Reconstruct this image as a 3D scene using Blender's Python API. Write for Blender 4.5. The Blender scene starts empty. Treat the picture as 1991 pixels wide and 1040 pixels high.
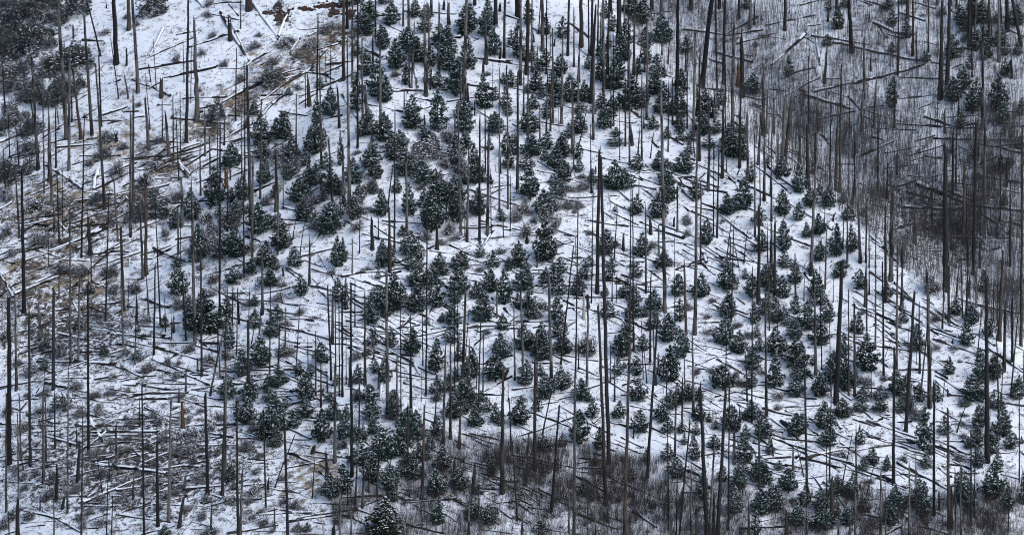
import bpy, math, random
import numpy as np
random.seed(7); RS = np.random.RandomState(11)
R = math.radians
scene = bpy.context.scene

# ------------------------------------------------------------------ camera
W, HH, F = 1991.0, 1040.0, 8400.0        # photo size and focal length, both in photo pixels
DIST, PITCH = 600.0, R(4.0)
CAM = np.array([0.0, -DIST*math.cos(PITCH), DIST*math.sin(PITCH)])
FWD = np.array([0.0, math.cos(PITCH), -math.sin(PITCH)])
UP = np.array([0.0, math.sin(PITCH), math.cos(PITCH)])
cd = bpy.data.cameras.new('camera'); cam = bpy.data.objects.new('camera', cd)
scene.collection.objects.link(cam); scene.camera = cam
cam.location = CAM; cam.rotation_euler = (R(90)-PITCH, 0, 0)
cd.sensor_width = 36; cd.lens = 36*F/W; cd.clip_start = 5; cd.clip_end = 6000

# ------------------------------------------------------------------ sky, sun, exposure
SUN_EL, SUN_AZ = R(42), R(128)           # thin overcast, light from behind the right shoulder
wd = bpy.data.worlds.new('World'); scene.world = wd; wd.use_nodes = True
wn = wd.node_tree.nodes; wl = wd.node_tree.links
sky = wn.new('ShaderNodeTexSky'); sky.sky_type = 'NISHITA'; sky.sun_disc = False
sky.sun_elevation = SUN_EL; sky.sun_rotation = SUN_AZ
wl.new(sky.outputs[0], wn['Background'].inputs[0]); wn['Background'].inputs[1].default_value = 0.12
sd = bpy.data.lights.new('sun', 'SUN'); sd.energy = 1.3; sd.angle = R(40); sd.color = (1.0, 0.99, 0.975)
sun = bpy.data.objects.new('sun', sd); scene.collection.objects.link(sun)
# sun_rotation is measured clockwise from +Y
sdir = np.array([math.sin(SUN_AZ)*math.cos(SUN_EL), math.cos(SUN_AZ)*math.cos(SUN_EL), math.sin(SUN_EL)])
from mathutils import Vector
sun.rotation_euler = Vector(-sdir).to_track_quat('-Z', 'Y').to_euler()
scene.view_settings.view_transform = 'Standard'; scene.view_settings.look = 'None'
scene.view_settings.exposure = 0.63; scene.view_settings.gamma = 1.0
scene.cycles.filter_width = 1.05; scene.cycles.max_bounces = 6; scene.cycles.diffuse_bounces = 4
COL = scene.collection

# ------------------------------------------------------------------ terrain height and picture-to-ground lookup
T = math.tan(R(32))
def lattice(x, y, s, seed):
    x = np.asarray(x, float)/s; y = np.asarray(y, float)/s
    xi = np.floor(x).astype(np.int64); yi = np.floor(y).astype(np.int64)
    fx = x-xi; fy = y-yi; fx = fx*fx*(3-2*fx); fy = fy*fy*(3-2*fy)
    def h(a, b):
        n = (a*374761393 + b*668265263 + seed*1442695041) & 0x7fffffff
        n = ((n ^ (n >> 13))*1274126177) & 0x7fffffff
        return ((n ^ (n >> 16)) & 0xffff)/65535.0
    return (h(xi, yi)*(1-fx)+h(xi+1, yi)*fx)*(1-fy)+(h(xi, yi+1)*(1-fx)+h(xi+1, yi+1)*fx)*fy
def ray(u, v):
    u = np.asarray(u, float); v = np.asarray(v, float)
    d = FWD[None, :]*F + np.stack([u-W/2, 0*u, 0*u], -1) + UP[None, :]*(HH/2-v)[:, None]
    return d/np.linalg.norm(d, axis=1)[:, None]
def on_plane(u, v):
    d = ray(np.atleast_1d(u), np.atleast_1d(v)); t = (T*CAM[1]-CAM[2])/(d[:, 2]-T*d[:, 1])
    return CAM[None, :]+d*t[:, None]
_cr = on_plane([1000, 1080, 1250, 1450, 1640, 1750, 1860, 1991, 2120], [-90, 0, 130, 290, 430, 540, 620, 720, 830])
_o = np.argsort(_cr[:, 1]); CRY, CRX = _cr[_o, 1], _cr[_o, 0]
_tr = on_plane([-60, 120, 300, 560, 700], [560, 480, 360, 170, 90])
_o = np.argsort(_tr[:, 1]); TRY, TRX = _tr[_o, 1], _tr[_o, 0]
def sm(t): t = np.clip(t, 0, 1); return t*t*(3-2*t)
def height(x, y):
    d = (x-np.interp(y, CRY, CRX))*0.74
    z = T*y - 6.0*sm(d/15) + .27*np.maximum(0, d-9)*sm((d-9)/10)*np.exp(-np.maximum(0, d-60)/90) + 0.8*np.exp(-(d/5)**2)
    e = (x-np.interp(y, TRY, TRX))*0.62
    z = z - .25*np.sqrt(np.maximum(0, -20-x)**2+1)*np.exp(-np.maximum(0, -80-x)/90)
    z = z - 1.6*np.exp(-(e/6)**2)*(x < 10)
    z = z + 1.6*(lattice(x, y, 24, 3)-.5) + 0.7*(lattice(x, y, 9, 5)-.5) + 0.36*(lattice(x, y, 3.1, 8)-.5) + 0.16*(lattice(x, y, 1.4, 9)-.5)
    return z
def ground(u, v):
    """points where the sight lines of these picture positions first meet the slope"""
    u = np.atleast_1d(np.asarray(u, float)); v = np.atleast_1d(np.asarray(v, float)); out = []
    for a in range(0, len(u), 4000):
        d = ray(u[a:a+4000], v[a:a+4000]); ts = np.arange(440, 900, 1.5)
        P = CAM[None, None, :]+d[:, None, :]*ts[None, :, None]
        g = P[..., 2]-height(P[..., 0], P[..., 1]); hit = g < 0
        k = np.where(hit.any(1), hit.argmax(1), len(ts)-1); k = np.maximum(k, 1)
        lo, hi = ts[k-1], ts[k]
        for _ in range(12):
            m = (lo+hi)/2; p = CAM[None, :]+d*m[:, None]; b = p[:, 2] < height(p[:, 0], p[:, 1])
            hi = np.where(b, m, hi); lo = np.where(b, lo, m)
        out.append(CAM[None, :]+d*hi[:, None])
    return np.concatenate(out)
def at_depth(u, v, y):
    d = ray(np.atleast_1d(u), np.atleast_1d(v)); t = (np.atleast_1d(y)-CAM[1])/d[:, 1]
    return CAM[None, :]+d*t[:, None]
def mpp(y): return (y-CAM[1])/F      # metres per photo pixel at this depth
def project(P):
    q = np.atleast_2d(P)-CAM; dep = q@FWD
    return W/2+F*q[:, 0]/dep, HH/2-F*(q@UP)/dep
DATA_S = '''1184 900 1168 310 26 kt,1293 606 1285 172 24 gt,1985 673 1988 252 20 b,1351 650 1356 248 24 gt,828 768 831 378 14 k,1178 981 1164 600 24 b,684 926 682 550 22 k,
1214 1045 1224 670 24 b,427 611 428 245 16 k,1919 897 1918 540 36 k,172 877 171 542 18 k,1119 735 1124 408 13 k,1224 685 1227 360 14 g,18 902 17 582 34 k,
379 671 372 355 22 g,1116 1048 1118 735 22 g,1232 682 1230 370 14 k,59 905 56 595 20 k,137 708 136 400 16 g,1258 929 1278 625 20 k,488 435 480 135 24 g,
1462 818 1463 520 12 k,1395 1041 1412 745 26 k,1375 1044 1361 750 28 k,695 288 696 -5 16 kt,280 1042 276 750 16 k,204 410 186 120 20 gt,1892 534 1898 245 24 k,
767 489 768 202 15 k,131 996 133 710 16 g,1838 566 1838 285 40 k,362 276 366 -5 22 kt,971 410 971 132 14 g,463 1060 460 782 20 k,1161 569 1165 292 26 bt,
47 606 42 330 26 k,1570 976 1564 700 18 k,1626 784 1637 510 34 k,1416 1029 1418 755 14 k,476 390 476 120 12 kt,158 500 164 230 14 kt,1576 535 1589 265 22 g,
1761 840 1778 570 24 k,130 269 116 0 28 g,754 803 751 534 24 g,158 1050 161 785 14 k,86 376 82 112 12 g,1737 941 1739 678 22 k,1150 589 1154 328 10 k,1808 791 1803 530 30 g,
1816 1001 1816 744 20 k,205 626 212 370 14 k,312 632 301 378 12 k,392 731 390 478 16 k,988 406 986 155 16 g,896 456 890 205 18 g,932 469 933 220 18 k,1632 375 1636 128 18 g,
560 1055 553 808 20 kt,780 820 778 580 9 k,976 958 978 719 30 b,254 460 254 222 18 g,134 331 135 95 20 g,1224 321 1224 85 14 g,680 395 676 160 24 g,1320 1045 1342 814 14 kt,
1490 808 1488 578 20 g,179 262 163 32 22 gt,1090 710 1115 480 13 k,12 995 12 765 16 g,1006 368 1007 140 20 g,328 1011 332 784 22 g,1845 1025 1843 798 24 b,
1040 915 1040 690 24 b,930 795 936 570 12 k,259 405 259 182 18 g,490 525 492 305 18 g,74 330 62 112 24 g,1718 732 1716 515 16 k,1173 209 1173 -5 20 g,884 752 884 540 9 k,
437 922 440 711 20 g,524 755 526 545 12 k,625 318 621 110 16 g,1650 770 1650 562 14 g,902 203 908 -2 24 g,653 720 651 515 10 k,1743 720 1745 515 18 g,1300 1030 1298 825 10 k,
474 540 474 338 14 k,1424 250 1427 49 24 gt,1598 721 1594 520 9 k,1072 994 1087 792 18 k,1360 312 1360 112 18 k,666 770 665 570 16 k,1586 728 1583 528 20 g,
1790 770 1809 570 14 g,1348 260 1352 62 20 g,1072 738 1067 540 22 g,383 234 378 38 32 g,1422 626 1427 430 12 gt,404 961 399 766 24 k,1910 248 1911 52 20 g,
908 469 912 275 18 g,104 756 104 562 24 k,1258 232 1258 40 20 g,1316 188 1319 -5 26 kt,1468 460 1467 268 16 g,862 865 866 672 20 g,1650 381 1652 190 10 g,
517 986 512 795 14 kt,506 386 508 198 16 b,948 456 950 268 22 g,84 939 84 750 20 g,101 395 94 208 20 g,1828 191 1832 4 34 k,1914 402 1916 215 20 g,32 758 29 570 20 g,
1722 587 1721 400 20 b,1475 590 1476 404 26 b,269 180 257 -5 24 g,1148 200 1158 15 26 k,1188 250 1188 65 10 kt,616 212 618 29 16 gt,651 898 652 715 22 g,
876 852 876 670 20 b,1942 810 1937 628 14 b,821 972 825 790 24 b,1888 1020 1888 838 16 k,1364 172 1384 -8 34 k,1394 178 1390 -2 14 kt,644 738 637 558 16 k,
1616 770 1612 590 9 g,307 1022 305 842 22 k,432 965 436 785 20 k,1193 245 1192 66 12 k,1075 239 1074 60 16 g,1092 242 1094 65 20 g,1394 462 1398 285 16 k,
660 770 659 592 10 k,1379 1045 1389 868 18 g,740 274 739 98 20 g,828 186 825 10 24 g,152 704 155 528 16 g,299 689 302 512 16 k,710 749 709 572 18 b,1732 545 1735 370 30 g,
676 250 675 75 12 k,1336 250 1336 75 10 k,1662 770 1661 595 18 g,1348 809 1346 635 20 g,1500 430 1500 258 16 g,1018 728 1012 555 18 g,791 456 790 285 20 g,
1012 165 1012 -5 20 g,1407 165 1410 -5 22 k,1842 165 1846 -5 28 k,900 740 905 570 22 g,1256 570 1255 401 16 g,685 162 685 -5 16 gt,1387 455 1388 288 10 k,
1945 432 1946 265 12 k,36 972 34 805 14 g,1153 271 1156 105 18 g,284 532 283 366 24 b,1141 750 1144 585 18 g,240 604 235 441 22 b,1248 312 1248 150 14 gt,
1613 362 1616 200 12 k,1264 705 1265 542 16 kt,1702 678 1703 515 14 g,668 156 668 -5 22 b,1982 936 1982 775 10 k,1506 580 1507 420 20 b,1964 518 1964 358 14 k,
1362 514 1363 355 14 gt,1890 151 1889 -5 10 k,1006 1011 996 855 13 k,482 786 483 630 24 k,1221 175 1222 20 12 k,575 732 584 578 10 k,1965 770 1979 615 12 k,
1613 935 1616 780 12 k,1113 298 1114 145 18 g,1706 370 1708 218 16 g,576 336 576 185 13 g,1746 146 1747 -5 14 k,890 741 890 590 9 k,705 232 704 82 16 gt,
1024 145 1028 -5 26 b,1180 172 1184 22 24 g,1572 260 1572 110 10 k,122 460 121 310 6 k,1343 1045 1344 895 14 g,278 542 272 392 18 g,1062 144 1063 -5 12 kt,
1404 346 1407 198 20 b,240 674 235 525 16 g,424 360 422 212 12 g,1873 470 1876 322 24 b,1943 662 1949 515 28 b,1034 140 1035 -5 14 g,1454 360 1453 215 18 g,
540 495 541 350 14 g,90 895 88 750 14 g,1712 1045 1713 900 18 g,410 406 407 262 16 g,408 769 438 625 16 g,1334 650 1330 506 18 b,1045 785 1043 642 14 g,
1869 1045 1867 902 14 g,1438 326 1440 185 20 b,1299 295 1300 155 12 g,1001 738 999 598 14 g,467 1040 472 900 20 g,1768 1045 1768 905 18 g,197 246 192 108 14 kt,
158 272 141 135 22 b,458 234 460 96 12 b,1232 150 1234 12 18 g,95 352 94 215 18 g,648 410 639 272 22 g,1486 390 1486 252 20 g,1625 372 1628 236 22 b,348 351 342 215 10 k,
362 664 354 528 12 k,771 828 772 692 16 g,944 335 943 200 12 k,1026 275 1027 140 16 g,1526 315 1539 180 26 b,38 462 30 328 16 gt,1312 890 1315 755 16 g,
470 348 469 214 10 g,510 611 510 478 20 g,1410 258 1411 125 9 k,1788 725 1787 592 16 k,1952 722 1955 590 24 g,226 124 222 -8 34 k,800 174 806 42 14 g,853 142 854 11 20 g,
115 475 111 345 14 k,460 692 462 562 10 k,1062 264 1065 136 14 g,1216 284 1216 156 14 k,1443 188 1442 60 30 b,551 408 550 280 6 k,1852 380 1853 252 18 k,
1662 380 1662 252 14 k,1496 642 1495 515 12 b,1477 950 1476 822 18 g,758 534 756 406 24 b,1942 120 1942 -5 22 g,661 1045 662 920 16 g,1608 990 1607 865 12 k,
1894 1005 1896 880 12 k,1858 1045 1857 920 14 g,1722 1045 1721 920 8 g,1665 945 1664 821 16 g,338 310 336 188 12 g,1684 510 1684 388 14 b,614 772 614 650 14 b,
1377 371 1380 250 20 g,1832 641 1837 520 14 g,351 300 350 180 8 gt,1484 265 1484 145 28 g,1571 365 1569 245 30 k,673 745 673 625 7 k,207 1040 210 920 9 k,
1315 1040 1317 920 12 k,109 326 108 208 14 b,537 410 537 291 26 b,1858 374 1860 255 14 k,980 113 982 -5 18 g,231 192 215 75 9 kt,668 402 666 285 20 g,955 448 954 330 8 k,
1882 518 1879 400 14 k,107 870 106 752 14 k,1312 632 1312 515 9 k,1410 760 1413 642 12 g,1968 702 1968 585 18 k,1604 562 1607 445 14 b,1521 305 1527 189 24 g,
178 548 175 432 8 k,11 240 5 125 16 kt,292 252 282 138 8 kt,834 132 834 18 14 g,1145 110 1144 -5 12 k,1070 255 1072 140 14 b,1205 312 1204 198 7 k,992 450 993 335 8 k,
1647 510 1648 395 16 g,40 890 38 775 16 g,196 109 175 -5 14 kt,1680 192 1680 79 18 g,1104 108 1106 -5 18 k,1150 108 1152 -5 18 k,1775 108 1775 -5 18 b,
229 468 222 355 14 g,1251 738 1247 625 7 k,1879 608 1883 495 16 k,1845 628 1845 515 20 g,1783 1000 1780 888 16 g,939 764 940 652 10 k,371 200 372 90 7 kt,
1673 510 1669 400 22 g,1054 845 1078 735 12 k,1116 130 1116 22 14 g,1656 102 1652 -5 28 k,1805 102 1806 -5 14 g,1698 248 1705 140 14 gt,822 710 821 602 10 k,
1275 748 1270 640 18 g,1685 652 1686 545 12 k,676 982 677 875 9 k,1899 709 1909 602 10 k,642 165 644 60 8 kt,1162 100 1163 -5 14 k,1317 245 1317 140 14 k,
1739 250 1740 145 16 k,698 849 699 744 14 g,799 811 798 706 22 k,1055 99 1054 -5 24 g,533 948 573 845 10 k,792 895 793 792 18 b,1120 308 1142 208 12 kt,
1765 740 1766 640 7 k,733 960 738 860 16 g,1022 942 1028 842 18 g,1326 834 1327 735 16 g,304 175 298 78 7 kt,390 380 389 282 14 b,840 862 850 765 13 k,
1453 784 1450 688 14 g,1130 91 1130 -5 30 b,799 708 798 611 10 k,1638 936 1658 840 9 k,1884 90 1885 -5 22 b,1478 400 1477 305 10 k,1906 460 1906 365 8 k,
1663 1045 1663 950 16 g,290 289 282 195 24 g,1296 811 1296 718 12 g,724 318 723 225 10 g,1986 90 1965 -2 24 k,1149 338 1148 245 10 k,1194 505 1200 412 10 kt,
428 732 424 640 8 k,905 692 912 600 8 k,200 962 186 870 10 k,892 870 897 778 20 b,555 691 555 600 14 g,399 303 398 212 16 g,958 210 958 120 6 k,1236 165 1250 75 12 k,
1018 225 1019 135 16 g,352 512 350 422 8 k,1844 510 1844 420 14 g,646 668 647 578 22 g,1872 615 1869 525 10 k,1832 780 1844 690 5 k,105 1040 105 950 12 g,
946 124 944 35 24 g,354 441 353 352 20 g,316 272 315 185 10 kt,896 210 896 122 14 g,1214 82 1213 -5 12 g,1252 250 1252 162 10 k,19 305 16 218 9 k,347 495 346 408 16 g,
442 450 443 362 10 k,1317 450 1317 362 16 g,1510 348 1513 260 14 g,483 640 486 552 8 k,690 635 690 548 10 k,1682 600 1684 512 20 g,1753 602 1755 515 24 g,
994 862 990 775 12 k,796 172 796 86 12 g,754 400 765 314 12 k,1124 225 1125 140 16 g,1493 515 1492 430 10 k,1690 520 1690 435 12 g,452 640 452 555 10 k,
912 751 913 666 16 g,1195 780 1195 695 14 g,1939 635 1940 550 10 k,690 992 694 908 18 g,1106 1035 1106 950 14 g,1388 1045 1388 960 24 k,1960 1030 1963 945 10 k,
1547 579 1546 495 14 g,1202 78 1202 -5 26 k,1308 242 1307 160 14 k,438 710 438 628 10 k,541 712 544 630 12 k,1190 586 1191 505 10 k,1490 260 1492 180 16 g,
1895 75 1898 -5 14 g,1820 352 1819 272 8 k,496 620 496 540 6 k,1332 770 1330 690 12 g,34 1055 34 975 32 k,1158 1040 1158 960 14 g,1427 902 1428 822 22 g,
1618 1012 1617 932 30 b,660 249 656 170 18 g,151 934 155 855 24 k,329 301 321 222 22 g,358 160 356 82 8 kt,1923 72 1923 -5 18 b,11 370 6 292 10 k,1412 508 1422 430 10 kt,
79 660 75 582 20 g,1946 795 1950 718 10 b,1898 598 1899 520 12 g,624 791 624 714 14 b,602 554 602 478 18 g,730 70 730 -5 14 b,1603 162 1608 88 22 b,504 682 506 608 16 g,
1187 745 1187 670 10 g,217 1040 219 965 9 k,607 968 612 892 10 k,1142 1040 1142 965 7 k,176 494 170 420 26 k,262 709 264 635 14 g,289 614 285 540 14 b,
1168 82 1169 10 14 g,1782 120 1781 48 12 b,1675 255 1678 182 20 g,37 328 32 255 12 k,1312 520 1311 448 5 k,704 986 707 914 18 g,1850 1022 1850 950 22 b,
1047 66 1052 -5 9 k,594 210 594 140 8 k,1050 275 1049 205 12 g,1589 250 1590 180 16 g,1378 250 1378 180 12 g,1892 225 1890 155 8 g,699 492 700 422 9 k,
1474 320 1478 250 20 g,1499 512 1500 442 20 g,1848 480 1848 410 10 k,424 695 422 625 8 k,966 618 966 548 12 g,226 898 226 828 18 g,1504 260 1505 192 20 g,
850 486 848 419 24 b,1779 475 1779 408 24 b,1813 402 1812 335 10 k,115 580 115 512 14 g,322 645 320 578 8 k,1932 625 1932 558 10 k,1568 1045 1568 978 7 k,
250 59 250 -8 26 b,1554 319 1556 252 22 b,911 1050 912 984 18 g,1281 498 1281 432 16 g,795 60 794 -5 18 g,1125 160 1126 95 22 g,1959 60 1958 -5 28 k,94 515 94 450 6 k,
1115 328 1117 262 12 g,1702 520 1703 455 10 g,1258 745 1252 680 10 k,1990 745 1990 680 8 k,850 960 852 895 18 b,1526 59 1527 -5 22 k,1564 926 1547 862 9 k,
1683 966 1700 902 7 k,685 534 685 470 14 g,725 125 725 62 14 k,1206 58 1206 -5 18 k,1388 238 1390 175 12 g,1929 82 1926 20 10 k,979 462 978 400 7 k,1584 322 1586 260 16 k,
1446 512 1453 450 9 kt,1724 385 1726 322 14 k,599 718 598 655 8 k,1456 1045 1456 982 20 b,1630 1045 1630 982 14 g,675 56 674 -5 20 k,1458 55 1459 -5 22 g,
105 450 104 390 12 g,86 780 86 720 8 g,819 780 819 720 6 k,1125 718 1124 658 10 k,602 206 598 148 26 b,468 56 468 -2 9 kt,715 231 709 172 26 g,583 492 592 434 8 k,
1639 485 1640 428 10 k,249 602 250 545 8 k,4 638 6 580 12 s,442 612 442 555 8 k,1694 770 1694 712 8 k,1859 578 1864 520 14 k,1690 572 1690 515 12 k,110 970 111 912 24 k,
784 51 784 -5 14 g,679 751 679 695 14 g,634 160 633 105 8 k,1863 250 1864 195 14 k,1823 250 1823 195 6 k,724 485 723 430 26 k,736 465 735 410 9 k,1120 500 1118 445 6 k,
1754 520 1755 465 18 g,272 830 271 775 8 k,96 935 95 880 7 g,683 1040 682 985 14 g,964 50 963 -5 26 k,1240 301 1244 248 10 k,1198 589 1199 535 7 k,348 1024 356 970 26 k,
717 956 717 902 14 g,1466 48 1468 -5 12 k,1946 48 1945 -5 18 k,663 425 660 372 9 k,904 460 904 408 8 k,1242 380 1243 328 7 k,266 630 265 578 20 k,1354 1045 1354 992 18 g,
1859 840 1878 788 10 k,920 956 923 905 28 b,140 238 139 188 12 k,1435 168 1435 118 26 o,1356 225 1356 175 24 b,334 660 333 610 8 k,1799 570 1802 520 10 g,
1812 710 1810 660 5 k,436 282 436 235 14 b,1764 42 1766 -5 24 b,1264 308 1270 260 9 k,1956 362 1958 315 22 b,637 762 635 715 12 k,1620 588 1621 540 6 k,
636 930 634 882 28 g,1015 1045 1016 998 18 g,150 871 148 825 12 g,356 829 354 782 28 o,410 1026 412 980 16 g,631 1039 622 992 14 s,1542 924 1542 878 18 g,
250 192 242 148 14 g,65 232 58 188 10 k,1298 125 1302 80 14 g,1087 258 1086 212 5 k,602 478 600 432 6 k,568 465 577 420 7 k,1437 520 1428 475 8 k,1934 372 1933 328 8 k,
488 670 497 625 8 k,1563 585 1564 540 8 g,1884 578 1885 532 18 k,18 1040 16 995 8 k,930 995 930 950 14 g,1529 1045 1528 1000 26 b,1653 1045 1652 1000 10 g,
1784 1045 1784 1000 12 g,1420 504 1420 460 10 g,361 764 362 720 16 g,1253 140 1254 98 16 b,1070 108 1070 65 7 g,1150 375 1150 332 16 k,1905 520 1905 478 14 k,
1135 620 1136 578 20 s,1437 36 1437 -5 18 k,836 175 839 135 10 g,1006 35 1006 -5 30 k,1287 108 1287 68 10 g,1332 140 1333 100 10 k,1812 445 1812 405 12 k,
1745 520 1746 480 12 g,1869 520 1868 480 8 k,1225 1040 1225 1000 8 k,465 629 464 590 14 k,873 48 872 10 22 g,1837 258 1836 220 16 g,601 340 601 302 14 g,
868 430 867 392 14 g,1744 340 1744 302 10 k,736 755 736 718 12 g,988 780 988 742 6 k,259 972 259 935 14 g,838 31 839 -5 18 g,1045 130 1045 94 8 g,534 1028 534 991 16 g,
115 242 110 208 10 g,294 160 288 125 7 kt,885 270 885 235 18 g,1625 30 1627 -5 20 k,1497 380 1498 345 8 k,727 698 727 662 12 g,883 925 884 890 16 k,1439 830 1438 795 12 k,
448 79 447 45 28 b,1504 886 1500 852 10 k,939 150 940 118 20 k,786 212 786 180 10 k,1287 28 1286 -5 24 g,1228 282 1226 250 26 g,1967 152 1966 120 18 k,
440 365 440 332 26 o,974 338 973 305 10 g,1657 398 1659 365 20 k,699 780 699 748 12 g,214 930 212 898 14 g,78 992 78 960 10 k,1826 991 1826 959 14 k,246 128 246 98 16 k,
923 225 923 195 10 k,1187 25 1187 -5 26 k,1479 250 1478 220 12 k,1603 435 1604 405 6 k,1386 835 1386 805 14 s,1754 1045 1754 1015 18 g,1689 1030 1689 1000 6 k,
314 189 314 160 26 b,926 756 927 728 8 k,1280 721 1280 692 14 g,1238 579 1238 550 6 k,910 205 909 178 20 k,448 350 447 322 10 k,1212 486 1212 459 20 g,
1044 520 1045 492 9 k,1352 305 1348 278 8 k,1949 515 1950 488 16 b,1782 708 1782 680 5 k,1720 692 1732 665 5 k,143 75 142 50 14 k,485 20 484 -5 42 b,1267 20 1267 -5 24 k,
1693 138 1693 112 14 k,1265 455 1265 430 22 b,348 780 348 755 14 g,338 645 338 620 20 g,46 912 41 888 8 k,971 121 973 98 20 b,384 720 384 696 14 g,985 150 985 128 12 k,
1343 18 1344 -5 24 k,1413 332 1413 310 8 k,1388 310 1388 288 12 g,1512 642 1512 620 6 k,1399 16 1399 -5 20 g,1232 851 1232 830 10 k,1610 42 1610 22 16 b,
1859 15 1860 -5 14 k,1022 410 1022 390 10 k,1416 780 1416 760 6 k,1850 12 1850 -5 10 g,1528 395 1528 378 14 k,1144 600 1142 582 24 k,122 988 124 970 22 k,
521 952 521 935 16 k,1206 209 1206 192 20 k,226 276 226 260 20 k,1432 341 1440 325 10 k,826 245 825 230 14 b,1822 10 1822 -5 18 g,1025 472 1025 458 24 k,
398 780 398 765 12 g,38 780 37 766 10 g,863 20 863 8 18 k,923 10 923 -2 20 k,1038 82 1038 70 14 k,1158 335 1158 322 14 k,1939 460 1938 448 22 k,1843 770 1843 758 14 b,
361 940 360 928 14 k,521 329 520 318 16 k,551 536 550 525 14 k,648 1038 648 1026 26 k,1950 849 1950 838 12 k,972 22 972 14 20 k,1620 429 1621 420 16 k,
1579 959 1579 950 8 k,1078 90 1078 82 14 k,1690 42 1690 35 14 k,1311 440 1310 432 16 k,1852 668 1852 660 16 k,207 16 207 10 10 k,608 880 608 874 30 k'''
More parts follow.
